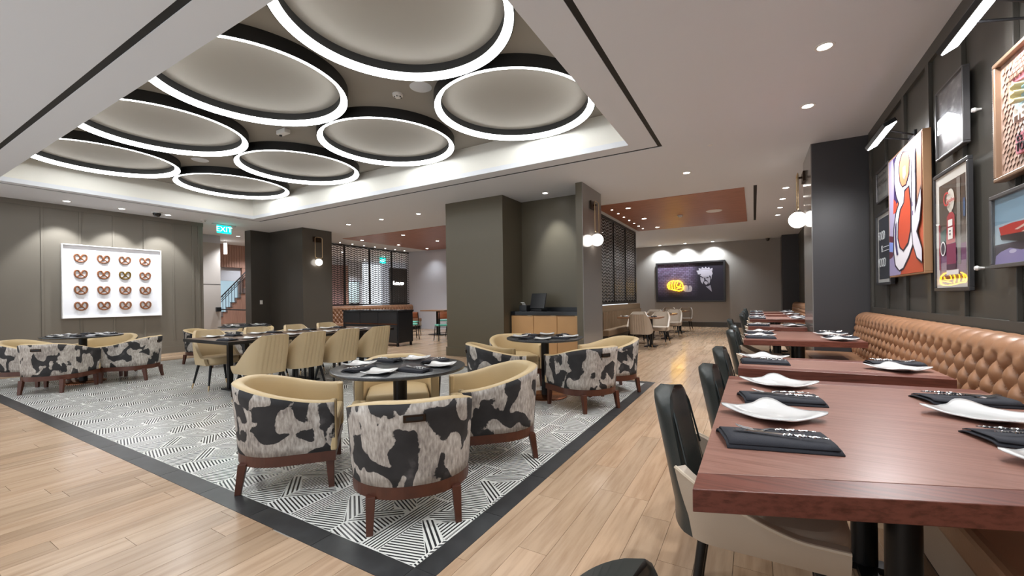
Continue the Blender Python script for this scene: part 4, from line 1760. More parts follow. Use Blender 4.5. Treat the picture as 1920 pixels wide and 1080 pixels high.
def knife():
    t = thing('knife', '', 'knife')
    mb = MB()
    twist_handle(mb, 0.0, .105, .005)
    mb.build('handle', m_steel, t, True)
    MB().prism([(.002, -.004), (.002, .005), (-.05, .0085), (-.1, .009), (-.118, .004), (-.11, -.003), (-.06, -.004)], -.0008, .0008).build('blade', m_steel, t)
    return t


p_plate, p_nap, p_fork, p_knife = Proto(plate()), Proto(napkin()), Proto(fork()), Proto(knife())


def setting(px, py, prz, nx_, ny_, nrz, z, where, group, flip=False, psc=1.0, cutlery=True):
    p_plate.put((px, py, z + .003), prz, 'white square plate ' + where, 'white plates ' + group, psc)
    n = p_nap.put((nx_, ny_, z + .004), nrz, 'folded black napkin ' + where, 'black napkins ' + group, psc)
    if cutlery:
        s = 1
        c, sn = math.cos(nrz), math.sin(nrz)
        def loc(a, b, h):
            a, b = a * psc, b * psc
            return (nx_ + a * c - b * sn, ny_ + a * sn + b * c, z + h * psc)
        p_fork.put(loc(.0, .018, .0325), nrz, 'twist handled fork ' + where, 'forks ' + group, psc)
        p_knife.put(loc(.012, -.018, .031), nrz + math.radians(-9), 'twist handled knife ' + where, 'knives ' + group, psc)


ZB = .77
T1 = 'banquette table'
# first table
sk = math.radians(16)
setting(.06, 2.02, math.radians(45 + 4), .055, 1.66, math.radians(15), ZB, 'at the near chair of the first banquette table', 'on the banquette tables', psc=1.22)
setting(.11, 2.73, math.radians(45 + 4), .10, 2.33, math.radians(13), ZB, 'at the far chair of the first banquette table', 'on the banquette tables', psc=1.22)
setting(.78, 2.37, math.radians(45 + 2), .82, 2.66, math.radians(180 + 14), ZB, 'on the bench side of the first banquette table, far one', 'on the banquette tables', psc=1.2)
setting(.80, 1.80, math.radians(45 + 2), .80, 2.05, math.radians(180 + 14), ZB, 'on the bench side of the first banquette table, near one', 'on the banquette tables', psc=1.15)
# the rest
def auto_set(nm, q, rows):
    for y, tagw in rows:
        w2 = (' ' + tagw) if tagw else ''
        setting(.06, y + .16, math.radians(46), .06, y - .1, math.radians(6), ZB, 'on the chair side of the %s banquette table%s' % (nm, w2), 'on the banquette tables', psc=1.12)
        setting(.80 if nm != 'fourth' else .53, y - .08, math.radians(46), .84 if nm != 'fourth' else .55, y + .16, math.radians(186), ZB, 'on the bench side of the %s banquette table%s' % (nm, w2), 'on the banquette tables', psc=1.12)


auto_set('second', None, [(3.68, '')])
auto_set('third', None, [(5.75, ', near one'), (6.4, ', far one')])
auto_set('fourth', None, [(8.0, '')])
auto_set('fifth', None, [(10.45, ', near one'), (11.1, ', far one')])
auto_set('sixth', None, [(12.6, '')])
auto_set('seventh', None, [(14.15, ', near one'), (14.85, ', far one')])
# round tables
for (x, y, lab), short in zip(RT, ('the nearest round table', 'the round table by the sideboard', 'the round table by the pretzels', 'the round table behind the long table')):
    for k, (ang, side) in enumerate(((-45, 'front right'), (45, 'back right'), (135, 'back left'), (225, 'front left'))):
        a = math.radians(ang - 24)
        b = math.radians(ang + 20)
        setting(x + .33 * math.cos(a), y + .33 * math.sin(a), a, x + .30 * math.cos(b), y + .30 * math.sin(b), b + .5, .765, 'on %s, %s' % (short, side), 'on the round tables', psc=.86)
# long table
for k in range(4):
    y = 3.05 + k * .62
    setting(-6.05, y + .12, .7, -6.08, y - .16, 0.05, .765, 'on the near side of the long table, %s from the left' % names[k], 'on the long table')
    setting(-6.85, y + .02, .8, -6.84, y + .28, PI, .765, 'on the far side of the long table, %s from the left' % names[k], 'on the long table')
for k, (x, y) in enumerate(FT):
    nm = ('nearest', 'middle', 'farthest')[k]
    for sx, wd in ((-.26, 'bench side'), (.26, 'aisle side')):
        setting(x + sx - .1, y - .18, .6, x + sx + .1, y - .18, PI / 2, .76, 'on the %s far walnut table, %s' % (nm, wd), 'on the far walnut tables', psc=.9)

# ------------------------------------------------------------------ pictures on the right wall
XW = 1.40


def PM(y0, y1, z0, z1, xf):
    """matrix: unit (u right, v up, w out) -> right wall; u runs towards -y"""
    return Matrix(((0, 0, -1, xf), (-(y1 - y0), 0, 0, y1), (0, z1 - z0, 0, z0), (0, 0, 0, 1)))


def poly_print(name, polys, M, mats_cache, parent, step=.0006, rough=.4, bg=None):
    mb = MB()
    mats = []
    idx = {}
    for k, (c, pts) in enumerate(polys):
        if c not in idx:
            idx[c] = len(mats)
            key = (name, c)
            mm = mat('print_ink', c, rough)
            mats.append(mm)
        q = [(min(1.0, max(0.0, u)), min(1.0, max(0.0, v)), (k + 1) * step) for u, v in pts]
        ar = sum(q[i][0] * q[(i + 1) % len(q)][1] - q[i][1] * q[(i + 1) % len(q)][0] for i in range(len(q)))
        if ar < 0:
            q = q[::-1]
        mb.add(q, [tuple(range(len(q)))], idx[c], M)
    o = mb.build(name, mats, parent)
    bm = bmesh.new()
    bm.from_mesh(o.data)
    bmesh.ops.triangulate(bm, faces=bm.faces)
    bm.to_mesh(o.data)
    bm.free()
    return o


def framed(name, label, y0, y1, z0, z1, depth, fw, m_frame, polys, backing=(60, 60, 60), glass=True, cat='picture'):
    """framed picture on the right wall (root at its centre)"""
    t = thing(name, label, cat, (XW - .03, (y0 + y1) / 2, z0))
    hy, h = (y1 - y0) / 2, z1 - z0
    mb = MB()
    mb.box(-depth, 0, -hy, hy, 0, fw).box(-depth, 0, -hy, hy, h - fw, h)
    mb.box(-depth, 0, -hy, -hy + fw, fw, h - fw).box(-depth, 0, hy - fw, hy, fw, h - fw)
    mb.build('frame', m_frame, t, bevel=.004)
    MB().box(-depth * .55, 0, -hy + fw * .5, hy - fw * .5, fw * .5, h - fw * .5).build('backing', mat('picture_backing', backing, .6), t)
    M = PM(-hy + fw, hy - fw, fw, h - fw, -depth * .55 - .0008)
    if polys:
        poly_print('print', polys, M, None, t)
    if glass:
        MB().box(-depth * .85, -depth * .83, -hy + fw * .6, hy - fw * .6, fw * .6, h - fw * .6).build('glass_pane', m_glass, t)
    return t, M


GRAFFITI = [
  ((170,160,190),[(0.0,1.0),(0.248,1.0),(0.225,0),(0.0,0)]),
  ((62,48,96),[(0.161,0.994),(0.287,0.994),(0.257,0.74),(0.288,0.609),(0.162,0.577),(0.194,0.868)]),
  ((205,75,55),[(0.164,0.654),(0.249,0.615),(0.237,0.528),(0.15,0.527)]),
  ((90,35,55),[(0,0.355),(0.141,0.334),(0.14,0.283),(0,0.302)]),
  ((125,145,215),[(0,0.295),(0.14,0.283),(0.128,0.206),(0,0.215)]),
  ((90,35,55),[(0,0.215),(0.138,0.199),(0.084,0.137),(0,0.149)]),
  ((150,140,175),[(0.003,0.148),(0.178,0.164),(0.394,0.024),(0.37,0.001),(0.0,0)]),
  ((180,72,44),[(0.37,0.001),(0.76,0.219),(1.0,0.094),(1.0,0.0)]),
  ((175,130,108),[(0.852,0.872),(0.999,0.942),(0.997,0.591),(0.841,0.432)]),
  ((214,206,210),[(0.25,1.0),(1.0,1.0),(1.0,.94),(.85,.87),(.5,1.0)]),
  ((40,32,48),[(0.216,0.95),(0.297,1.0),(0.476,1.0),(0.706,0.962),(0.8,0.924),(0.765,0.78),(0.746,0.649),(0.758,0.489),(0.805,0.337),(0.783,0.217),(0.661,0.124),(0.48,0.037),(0.342,0.027),(0.202,0.077),(0.148,0.189),(0.163,0.399),(0.247,0.529),(0.341,0.585),(0.26,0.661),(0.207,0.772)]),
  ((228,224,230),[(0.246,0.943),(0.321,0.988),(0.485,0.997),(0.697,0.955),(0.776,0.923),(0.742,0.785),(0.722,0.653),(0.735,0.492),(0.782,0.34),(0.76,0.228),(0.637,0.137),(0.463,0.052),(0.347,0.039),(0.232,0.085),(0.184,0.19),(0.199,0.393),(0.281,0.522),(0.379,0.582),(0.294,0.658),(0.237,0.769)]),
  ((40,32,48),[(0.391,0.924),(0.489,0.984),(0.664,0.944),(0.719,0.859),(0.693,0.756),(0.604,0.689),(0.473,0.695),(0.387,0.759),(0.361,0.857)]),
  ((200,116,82),[(0.419,0.915),(0.511,0.966),(0.652,0.936),(0.695,0.865),(0.668,0.767),(0.583,0.704),(0.482,0.706),(0.415,0.759),(0.394,0.85)]),
  ((150,140,190),[(0.512,0.848),(0.578,0.851),(0.593,0.783),(0.541,0.749),(0.506,0.777)]),
  ((40,32,48),[(0.539,0.664),(0.691,0.676),(0.742,0.491),(0.727,0.332),(0.643,0.229),(0.492,0.181),(0.375,0.216),(0.31,0.301),(0.328,0.431),(0.401,0.534),(0.515,0.572)]),
  ((190,74,48),[(0.569,0.646),(0.67,0.663),(0.719,0.495),(0.703,0.338),(0.623,0.242),(0.488,0.196),(0.403,0.224),(0.344,0.303),(0.361,0.424),(0.433,0.522),(0.545,0.563)]),
  ((62,48,96),[(0.234,0.401),(0.285,0.458),(0.272,0.309),(0.326,0.168),(0.278,0.165),(0.231,0.262)]),
  ((40,32,48),[(0.753,0.932),(0.875,0.919),(0.876,0.646),(0.865,0.489),(1.0,0.622),(1.0,0.499),(0.971,0.372),(0.897,0.3),(1.0,0.176),(1.0,0.054),(0.863,0.102),(0.767,0.205),(0.731,0.334)]),
  ((222,216,226),[(0.776,0.922),(0.853,0.916),(0.854,0.65),(0.841,0.432),(0.99,0.59),(0.999,0.511),(0.95,0.375),(0.868,0.3),(1.0,0.163),(1.0,0.071),(0.878,0.112),(0.787,0.212),(0.754,0.332)]),
  ((100,80,130),[(0.767,0.532),(0.79,0.534),(0.79,0.501),(0.766,0.499)]),
  ((100,80,130),[(0.773,0.464),(0.796,0.466),(0.796,0.433),(0.772,0.431)]),
]


def ell(cx_, cy_, rx, ry, n=20):
    return [(cx_ + rx * math.cos(2 * PI * k / n), cy_ + ry * math.sin(2 * PI * k / n)) for k in range(n)]


def rect(a, b, c, d):
    return [(a, c), (b, c), (b, d), (a, d)]


PUMP = [
  ((226,222,214), rect(0, 1, 0, 1)),
  ((84,74,66), rect(.11, .93, .075, .92)),
  ((112,100,92), rect(.11, .93, .36, .54)),
  ((122,78,108), rect(.11, .93, .22, .36)),
  ((160,140,150), rect(.11, .93, .09, .22)),
  ((120,52,48), rect(.11, .93, .075, .10)),
  ((140,135,128), rect(.69, .79, .19, .91)),
  ((70,95,130), rect(.87, .93, .57, .72)),
  ((150,40,52), rect(.11, .16, .16, .57)),
  ((60,92,86), [(0.19,0.494),(0.367,0.525),(0.371,0.411),(0.19,0.388)]),
  ((232,228,216), ell(.508, .75, .125, .098)),
  ((222,214,200), rect(.47, .55, .64, .69)),
  ((168,48,58), [(0.40,0.614),(0.472,0.645),(0.57,0.645),(0.636,0.61),(0.651,0.381),(0.37,0.377)]),
  ((120,40,74), rect(.378, .67, .16, .376)),
  ((70,40,60), rect(.378, .67, .155, .2)),
  ((226,220,214), rect(.44, .58, .527, .583)),
  ((226,220,214), rect(.44, .59, .415, .514)),
  ((60,60,64), rect(.483, .53, .48, .492)),
  ((60,60,64), rect(.486, .532, .453, .464)),
  ((230,226,224), ell(.283, .345, .085, .065)),
  ((58,52,62), ell(.283, .345, .065, .052)),
  ((222,216,214), rect(.395, .765, .108, .148)),
]
PLANE = [
  ((126,158,178), rect(0, 1, 0, 1)),
  ((168,186,196), rect(0, 1, .25, .6)),
  ((60,52,62), rect(0, 1, 0, .3)),
  ((142,132,178),[(0.02,0.131),(0.12,0.185),(0.3,0.225),(0.5,0.169),(0.65,0.18),(0.75,0.104),(1,0.158),(1,0.0),(0,0.0)]),
  ((196,190,214), ell(.35, .17, .07, .03, 9)),
  ((196,190,214), ell(.62, .14, .08, .03, 9)),
  ((196,190,214), ell(.85, .10, .07, .03, 9)),
  ((52,44,44),[(0.12,0.435),(0.7,0.416),(0.9,0.273),(0.5,0.287),(0.14,0.365)]),
  ((188,58,48),[(0.10,0.555),(0.35,0.579),(0.7,0.568),(0.82,0.502),(0.68,0.408),(0.14,0.43)]),
  ((188,58,48),[(0.69,0.639),(1,0.70),(1,0.321),(0.83,0.347),(0.77,0.439),(0.86,0.533)]),
  ((220,190,176),[(0.40,0.473),(0.54,0.513),(0.69,0.555),(0.73,0.538),(0.46,0.459)]),
  ((220,190,176),[(0.52,0.42),(0.7,0.469),(0.75,0.452),(0.62,0.406)]),
  ((60,44,40),[(0.73,0.553),(0.9,0.562),(0.88,0.522),(0.77,0.516)]),
]
m_redtext = mat('red_lettering', (176, 52, 48), .5)
m_wtext = mat('pale_lettering', (206, 210, 212), .5)
m_dtext = mat('dark_lettering', (40, 38, 38), .5)


def art_text(t, M, body, u, v, size, m, sx=1.0, lift=.016):
    """flat lettering printed on a right-wall picture"""
    p = M @ Vector((u, v, 0))
    R = Matrix(((0, 0, -1, p.x - lift), (-1, 0, 0, p.y), (0, 1, 0, p.z), (0, 0, 0, 1)))
    return text_obj('lettering', body, size, R, m, t, .0005, sx=sx)


# big canvas
t, M = framed('canvas', 'large graffiti canvas of a white and orange letter in an oak frame', 5.036, 6.124, 1.447, 2.732, .059, .016, m_oakframe, GRAFFITI, (190, 90, 60), glass=False)
# the canvas face sits flush with the frame front
for ch in t.children:
    if ch.name.startswith(('print', 'backing')):
        ch.location.x = -.0245
# petrol pump picture
t, M = framed('framed_picture', 'black framed print of a red petrol pump with white mat', 4.24, 4.916, 1.282, 2.258, .03, .03, m_gframe, PUMP, (226, 222, 214))
art_text(t, M, 'C', .42, .76, .16, m_redtext)
art_text(t, M, 'Gasoline', .55, .745, .045, m_redtext)
# grey sky photo
GREY = [((88, 88, 90), rect(0, 1, 0, 1))]
t, M = framed('framed_picture', 'grey mottled photograph in a deep frame above the petrol pump print', 4.273, 4.801, 2.36, 2.928, .042, .016, m_sframe, None, (88, 88, 90))
for ch in t.children:
    if ch.name.startswith('backing'):
        mm = mat('grey_cloud_print', (100, 100, 103), .4)
        n = NT(mm)
        tc = n.n('TexCoord'); mp = n.n('Mapping'); mp.inputs['Scale'].default_value = (1, 5, 9); mp.inputs['Rotation'].default_value = (.5, 0, 0)
        nz = n.n('TexNoise'); nz.inputs['Scale'].default_value = 1.6; nz.inputs['Detail'].default_value = 7
        n.l(tc.outputs['Object'], mp.inputs[0]); n.l(mp.outputs[0], nz.inputs['Vector'])
        n.l(n.ramp(nz.outputs['Fac'], [(.4, rgb(104, 104, 107)), (.58, rgb(140, 140, 143)), (.68, rgb(200, 200, 202))]), n.b.inputs['Base Color'])
        ch.data.materials[0] = mm
# plane picture
framed('framed_picture', 'pewter framed print of a red winged shape under a blue sky', 3.234, 3.896, 1.419, 1.883, .045, .025, m_sframe, PLANE, (60, 60, 60))
# food is mood
FOOD = [((206, 206, 202), rect(0, 1, 0, 1)), ((48, 52, 62), rect(.09, .93, .05, .95))]
t, M = framed('framed_picture', 'black framed chalk poster reading food is mood behind the big canvas', 6.174, 6.801, 1.373, 2.245, .045, .03, m_gframe, FOOD, (206, 206, 202))
art_text(t, M, 'FOOD', .42, .68, .15, m_wtext, .72)
art_text(t, M, 'IS', .45, .485, .11, m_wtext, .72)
art_text(t, M, 'MOOD', .42, .285, .15, m_wtext, .72)
mb = MB()
for dz in (0, .045):
    mb.box(-.045, -.044, -.28, -.02, .395 + dz, .40 + dz)
mb.build('dash_lines', m_wtext, t)
# small engraved picture
SM = [((118, 117, 114), rect(0, 1, 0, 1)), ((142, 140, 136), rect(.06, .94, .06, .94))]
t, M = framed('framed_picture', 'small grey framed lettered print above the chalk poster', 6.203, 6.762, 2.373, 2.769, .045, .025, m_sframe, SM, (130, 128, 124))
art_text(t, M, 'B REWERIES', .5, .55, .075, m_dtext, 1.1)
mb = MB()
random.seed(3)
for k in range(12):
    y = .2 - k * .035
    mb.box(-.0435, -.0425, y, y + .008, .09, .09 + random.uniform(.03, .09))
    mb.box(-.0435, -.0425, y, y + .018, .29, .30 + random.uniform(.0, .02))
mb.build('engraved_lines', m_dtext, t)

# shingled relief sign
m_shing = mat('pinkish_shingle', (168, 146, 130), .4)
def shingle_mat():
    m = m_shing
    n = NT(m)
    tc = n.n('TexCoord')
    nz = n.n('TexNoise'); nz.inputs['Scale'].default_value = 14
    n.l(tc.outputs['Object'], nz.inputs['Vector'])
    n.l(n.ramp(nz.outputs['Fac'], [(.35, rgb(140, 112, 96)), (.65, rgb(186, 160, 146))]), n.b.inputs['Base Color'])
shingle_mat()
es = thing('relief_sign', 'relief sign with pink roof and big letters on a shingled panel', 'sign', (XW - .03, 3.355, 1.951))
hy, h = .435, .737
fw = .025
mb = MB().box(-.06, 0, -hy, hy, 0, fw).box(-.06, 0, -hy, hy, h - fw, h).box(-.06, 0, -hy, -hy + fw, fw, h - fw).box(-.06, 0, hy - fw, hy, fw, h - fw)
mb.build('frame', mat('bronze_rope_frame', (150, 122, 100), .35, metal=.4), es, bevel=.006)
mb = MB()
for k in range(60):
    mb.sphere((-.055, hy + .002, .01 + k * (h - .02) / 59), .0055, 6, 4)
mb.build('beading', m_sframe, es)
MB().box(-.03, 0, -hy + fw, hy - fw, fw, h - fw).build('panel', m_shing, es)
mb = MB()
sw = .042
nr = int((h - 2 * fw) / .034)
for r in range(nr):
    for c in range(int((2 * hy - 2 * fw) / sw)):
        y = -hy + fw + (c + .5 * (r % 2)) * sw + .004
        z = fw + r * .034
        if y + sw > hy - fw or z + .045 > h - fw:
            continue
        mb.add([(-.034, y, z + .02), (-.0385, y + sw * .5, z), (-.034, y + sw, z + .02), (-.031, y + sw * .8, z + .043), (-.031, y + sw * .2, z + .043)], [(4, 3, 2, 1, 0)])
o = mb.build('shingle', m_shing, es)
o['kind'] = 'stuff'
m_bluep = mat('pale_blue_relief', (150, 184, 196), .5)
m_pinkp = mat('dusty_pink_relief', (188, 112, 124), .5)
m_cream = mat('cream_letter', (206, 188, 140), .5)
def rel(pts, x0, x1, name, m, par=es):
    """prism extruded along -x from (y,z) polygon"""
    Mx_ = Matrix(((0, 0, 1, 0), (1, 0, 0, 0), (0, 1, 0, 0), (0, 0, 0, 1)))
    return MB().prism(pts, x0, x1, 0, Mx_).build(name, m, par, recalc=True, bevel=.002)


rel([(.16, .53), (.20, .49), (.234, .45), (.225, .40), (.173, .328), (.1, .30), (-.22, .30), (-.3, .42), (-.2, .53)], -.042, -.03, 'blue_disc', m_bluep)
rel([(.248, .567), (.185, .625), (.145, .662), (-.2, .662), (-.32, .54), (-.2, .5), (.12, .515), (.18, .525)], -.056, -.03, 'roof', m_pinkp)
mb = MB()
for r in range(4):
    for c in range(12):
        y = .236 - c * .036 - r * .026
        z = .548 + r * .026
        if y > -.25:
            mb.box(-.066, -.054, y - .026, y, z, z + .02)
mb.build('roof_shingle', m_shing, es)['kind'] = 'stuff'
Rl = lambda y, z, x: Matrix(((0, 0, -1, x), (-1, 0, 0, y), (0, 1, 0, z), (0, 0, 0, 1)))
text_obj('lettering', 'E', .15, Rl(.125, .438, -.07), m_cream, es, .022)
m_wl = mat('white_red_letter', (220, 204, 190), .5)
text_obj('lettering', 'H', .105, Rl(.125, .316, -.06), m_wl, es, .014)
text_obj('lettering', 'E', .105, Rl(.058, .316, -.06), m_wl, es, .014)
rel([(.199, .20), (.185, .222), (.0, .236), (-.25, .236), (-.28, .13), (-.2, .10), (.185, .108), (.197, .125)], -.05, -.03, 'plaque', m_pinkp)
text_obj('lettering', "t's the", .062, Rl(.098, .197, -.052), m_dtext, es, .004)
text_obj('lettering', 'TOWN', .07, Rl(.088, .143, -.052), m_dtext, es, .004, sx=.85)

# picture lights
def pic_light(label, y, z, L, xo):
    t = thing('picture_light', label, 'lamp', (XW - .03, y, z))
    M = Matrix.Translation((-xo, 0, 0)) @ Matrix.Rotation(math.radians(-28), 4, 'Y')
    MB().box(-.05, .05, -L / 2, L / 2, -.012, .028, 0, M).build('housing', m_metal_b, t, bevel=.004)
    MB().box(-.042, .042, -L / 2 + .01, L / 2 - .01, -.02, -.012, 0, M).build('lens', m_bar, t)
    for dy in (-.12, .12):
        MB().tube([(-xo, dy, .02), (-.02, dy * .6, -.06)], .008, 6).build('arm', m_metal_b, t)
    MB().box(-.02, 0, -.1, .1, -.1, -.02).build('wall_plate', m_metal_b, t)
    return t


pic_light('LED picture light on an arm above the graffiti canvas', 5.5, 2.86, .74, .25)
pic_light('LED picture light on an arm above the relief sign', 3.42, 2.87, .8, .25)
for y, z, L, xo in ((5.5, 2.83, .7, .25), (3.42, 2.87, .76, .25)):
    d = bpy.data.lights.new('picture_beam', 'AREA')
    d.shape = 'RECTANGLE'
    d.size = .08
    d.size_y = L
    d.energy = 16
    o = bpy.data.objects.new('picture_beam', d)
    COL.objects.link(o)
    o.location = (XW - .03 - xo, y, z - .03)
    o.rotation_euler = (0, math.radians(22), 0)
# picture hanging knobs
for y, z, lab in ((4.2, 2.56, 'white round sidewall sprinkler beside the grey photograph'), (4.19, 1.44, 'white round sidewall sprinkler beside the petrol pump print')):
    k = MB().lathe([(.0001, .05), (.014, .048), (.018, .035), (.01, .02), (.008, 0)], 14, M=Matrix.Rotation(-PI / 2, 4, 'Y')).build('side_sprinkler', m_whiteplast, None, True)
    k.location = (XW, y, z)
    tag(k, lab, 'sprinkler')

# ------------------------------------------------------------------ neon picture on the far wall
na = thing('neon_picture', 'large black framed mural of a man with a yellow neon fist', 'picture', (-2.315, 18.8, 1.03))
hw_, hh = 1.34, 1.685
fw = .07
mb = MB().box(-hw_, hw_, -.09, 0, 0, fw).box(-hw_, hw_, -.09, 0, hh - fw, hh).box(-hw_, -hw_ + fw, -.09, 0, fw, hh - fw).box(hw_ - fw, hw_, -.09, 0, fw, hh - fw)
mb.build('frame', m_gframe, na, bevel=.006)
def brick_print():
    m = mat('brick_mural_print', (90, 80, 100), .4)
    t = NT(m)
    tc = t.n('TexCoord')
    mp = t.n('Mapping'); mp.inputs['Rotation'].default_value = (-PI / 2, 0, 0)
    t.l(tc.outputs['Object'], mp.inputs[0])
    br = t.n('TexBrick')
    br.inputs['Scale'].default_value = 3.4
    br.inputs['Color1'].default_value = rgb(132, 120, 150)
    br.inputs['Color2'].default_value = rgb(104, 84, 110)
    br.inputs['Mortar'].default_value = rgb(38, 33, 46)
    br.inputs['Mortar Size'].default_value = .022
    t.l(mp.outputs[0], br.inputs['Vector'])
    nz = t.n('TexNoise'); nz.inputs['Scale'].default_value = 2.2; nz.inputs['Detail'].default_value = 5
    t.l(tc.outputs['Object'], nz.inputs['Vector'])
    sp = t.n('SeparateXYZ'); t.l(tc.outputs['Object'], sp.inputs[0])
    # printed vignette: the brick fades to near black on the right and along the foot
    gx = t.n('MapRange'); gx.inputs['From Min'].default_value = .35; gx.inputs['From Max'].default_value = -.15; t.l(sp.outputs[0], gx.inputs['Value'])
    gz = t.n('MapRange'); gz.inputs['From Min'].default_value = .2; gz.inputs['From Max'].default_value = .7; t.l(sp.outputs[2], gz.inputs['Value'])
    f = t.math('MULTIPLY', gx.outputs[0], gz.outputs[0])
    f = t.math('MULTIPLY', f, t.math('ADD', nz.outputs['Fac'], .6))
    col = t.mix(f, rgb(40, 36, 48), br.outputs['Color'])
    t.l(col, t.b.inputs['Base Color'])
    return m


MB().box(-hw_ + .03, hw_ - .03, -.04, 0, .03, hh - .03).build('brick_print', brick_print(), na)
FIST = [
  ((190,186,198),[(0.62,0.758),(0.645,0.807),(0.682,0.838),(0.71,0.853),(0.751,0.838),(0.783,0.84),(0.815,0.808),(0.835,0.77),(0.845,0.697),(0.832,0.655),(0.826,0.54),(0.816,0.634),(0.803,0.657),(0.767,0.651),(0.726,0.64),(0.69,0.632),(0.665,0.649),(0.653,0.696),(0.628,0.691)]),
  ((176,172,184),[(0.664,0.622),(0.694,0.609),(0.718,0.619),(0.722,0.517),(0.706,0.488),(0.698,0.43),(0.673,0.49),(0.665,0.549)]),
  ((176,172,184),[(0.734,0.603),(0.759,0.616),(0.799,0.614),(0.81,0.57),(0.805,0.483),(0.79,0.426),(0.778,0.47),(0.766,0.521),(0.742,0.537)]),
  ((188,184,196),[(0.714,0.488),(0.742,0.508),(0.77,0.485),(0.774,0.441),(0.75,0.411),(0.73,0.429)]),
  ((168,164,178),[(0.742,0.37),(0.774,0.369),(0.81,0.399),(0.822,0.31),(0.831,0.22)]),
  ((176,172,184),[(.684,.64),(.80,.655),(.79,.60),(.70,.60)]),
  ((190,186,198),[(.625,.74),(.605,.79),(.65,.80)]),
  ((190,186,198),[(.645,.80),(.64,.86),(.69,.835)]),
  ((190,186,198),[(.68,.83),(.69,.885),(.73,.845)]),
  ((190,186,198),[(.72,.84),(.745,.89),(.77,.835)]),
  ((190,186,198),[(.76,.835),(.795,.88),(.81,.81)]),
  ((190,186,198),[(.80,.82),(.845,.85),(.84,.77)]),
  ((40,36,48),[(.655,.70),(.668,.66),(.672,.70)]),
  ((40,36,48),[(.676,.607),(.70,.616),(.716,.604),(.70,.594)]),
  ((40,36,48),[(.742,.606),(.77,.618),(.793,.61),(.77,.597)]),
  ((184,178,188), ell(.442, .323, .042, .092)),
  ((184,178,188),[(0.487,0.381),(0.499,0.403),(0.524,0.391),(0.539,0.342),(0.537,0.283),(0.524,0.239),(0.499,0.23),(0.453,0.231),(0.482,0.27),(0.495,0.321)]),
]
iw, ih = 2 * (hw_ - fw), hh - 2 * fw
Mf = Matrix(((iw, 0, 0, -iw / 2), (0, 0, -1, -.041), (0, ih, 0, fw), (0, 0, 0, 1)))
poly_print('figure_print', FIST[:-2], Mf, None, na)
poly_print('forearm_print', FIST[-2:], Mf, None, na)
def nz_(pts):
    return [(-iw / 2 + u * iw, -.075, fw + v * ih) for u, v in pts]
ns = []
OUT = [(0.164,0.364),(0.158,0.417),(0.174,0.478),(0.205,0.522),(0.245,0.538),(0.289,0.528),(0.324,0.541),(0.363,0.514),(0.389,0.46),(0.4,0.385),(0.395,0.31),(0.38,0.273),(0.342,0.264),(0.29,0.272),(0.254,0.292),(0.215,0.316),(0.179,0.325)]
MB().tube(nz_(OUT), .012, 8, closed=True).build('neon_tube', m_neon, na, True)
for l in ([(0.194,0.485),(0.185,0.424),(0.194,0.355)], [(0.236,0.51),(0.223,0.422),(0.235,0.331)], [(0.28,0.511),(0.265,0.42),(0.274,0.314)],
          [(0.32,0.508),(0.302,0.434),(0.298,0.389),(0.324,0.373),(0.354,0.386),(0.366,0.446)], [(0.298,0.313),(0.341,0.342),(0.376,0.356)]):
    MB().tube(nz_(l), .008, 8).build('neon_tube', m_neon, na, True)

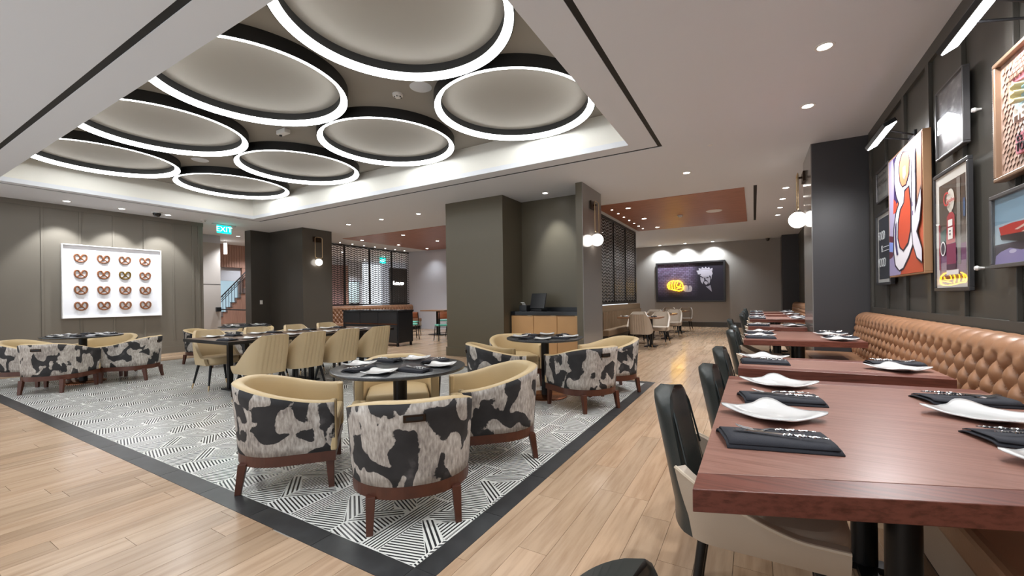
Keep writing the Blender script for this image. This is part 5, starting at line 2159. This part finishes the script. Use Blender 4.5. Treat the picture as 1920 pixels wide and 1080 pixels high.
# ------------------------------------------------------------------ pretzel picture on the left wall
pz = thing('pretzel_picture', 'white shadow box holding sixteen pretzels on the taupe wall', 'picture', (-12.985, 3.765, .975))
hy, h = .875, 1.63
MB().box(0, .02, -hy + .01, hy - .01, .01, h - .01).build('backing', mat('white_backing', (232, 233, 238), .5), pz)
mb = MB().box(0, .07, -hy, hy, 0, .02).box(0, .07, -hy, hy, h - .02, h).box(0, .07, -hy, -hy + .02, .02, h - .02).box(0, .07, hy - .02, hy, .02, h - .02)
mb.build('frame', m_sconce_white, pz, bevel=.003)
def pretzel_mesh(m):
    pts = []
    A = [(-.078, -.066), (-.035, -.035), (.0, .0), (.018, .04), (.04, .078), (.075, .078), (.098, .04), (.094, -.015), (.07, -.06), (.03, -.082), (0, -.086),
         (-.03, -.082), (-.07, -.06), (-.094, -.015), (-.098, .04), (-.075, .078), (-.04, .078), (-.018, .04), (.0, .0), (.035, -.035), (.078, -.066)]
    P2 = []
    for i in range(len(A) - 1):
        for k in range(4):
            t_ = k / 4
            p0, p1, p2, p3 = A[max(0, i - 1)], A[i], A[i + 1], A[min(len(A) - 1, i + 2)]
            P2.append(tuple(.5 * (2 * p1[c] + (p2[c] - p0[c]) * t_ + (2 * p0[c] - 5 * p1[c] + 4 * p2[c] - p3[c]) * t_ ** 2 + (3 * p1[c] - p0[c] - 3 * p2[c] + p3[c]) * t_ ** 3) for c in (0, 1)))
    P2.append(A[-1])
    n = len(P2)
    return MB().tube([(.012 + (.012 if i > n - 14 else 0), p[0], p[1]) for i, p in enumerate(P2)], [.0115 if (i < 6 or i > n - 7) else .0165 for i in range(n)], 8)


first = {}
for r in range(4):
    for c in range(4):
        m = m_pretz_d if (r == 1 and c == 2) else m_pretz
        if m.name not in first:
            o = pretzel_mesh(m).build('pretzel', m, pz, True)
            first[m.name] = o
        else:
            o = first[m.name].copy()
            COL.objects.link(o)
            o.parent = pz
        o.location = (.02, -.572 + c * .378, 1.335 - r * .357)
        if m is m_pretz_d:
            o['label'] = 'gilded olive pretzel'

# light switch on the dark block, lobby fittings
sw_ = thing('light_switch', 'small white light switch on the dark brown block', 'switch', (-13.1, 7.19, 1.27))
MB().box(0, .008, -.04, .04, -.06, .06).build('plate', m_whiteplast, sw_, bevel=.002)
MB().box(.008, .013, -.012, .012, -.025, .025).build('rocker', m_whiteplast, sw_)
lp = thing('framed_picture', 'pale framed picture seen through the left lattice', 'picture', (-18.99, 15.35, 1.1))
MB().box(0, .04, -.4, .4, 0, 1.25).build('frame', m_gframe, lp, bevel=.004)
MB().box(.035, .045, -.35, .35, .05, 1.2).build('print', mat('pale_print', (200, 220, 222), .5), lp)
e2 = thing('exit_sign', 'green exit sign glimpsed through the left lattice', 'sign', (-16.0, 14.75, HC), PI / 2)
MB().box(-.2, .2, -.02, .02, -.05, 0).build('canopy', m_steel, e2)
MB().box(-.19, .19, -.008, .008, -.32, -.05).build('panel', m_exit, e2)
text_obj('lettering', 'EXIT', .18, Matrix.Translation((0, -.009, -.185)) @ Matrix.Rotation(PI / 2, 4, 'X'), m_exit_t, e2, .001)
tsg = text_obj('lit_lettering', 'house', .34, Matrix(((0, 0, 1, -17.58), (1, 0, 0, 17.35), (0, 1, 0, 2.25), (0, 0, 0, 1))), m_glow, None, .02)
tag(tsg, 'glowing white lettering behind the left lattice', 'sign')
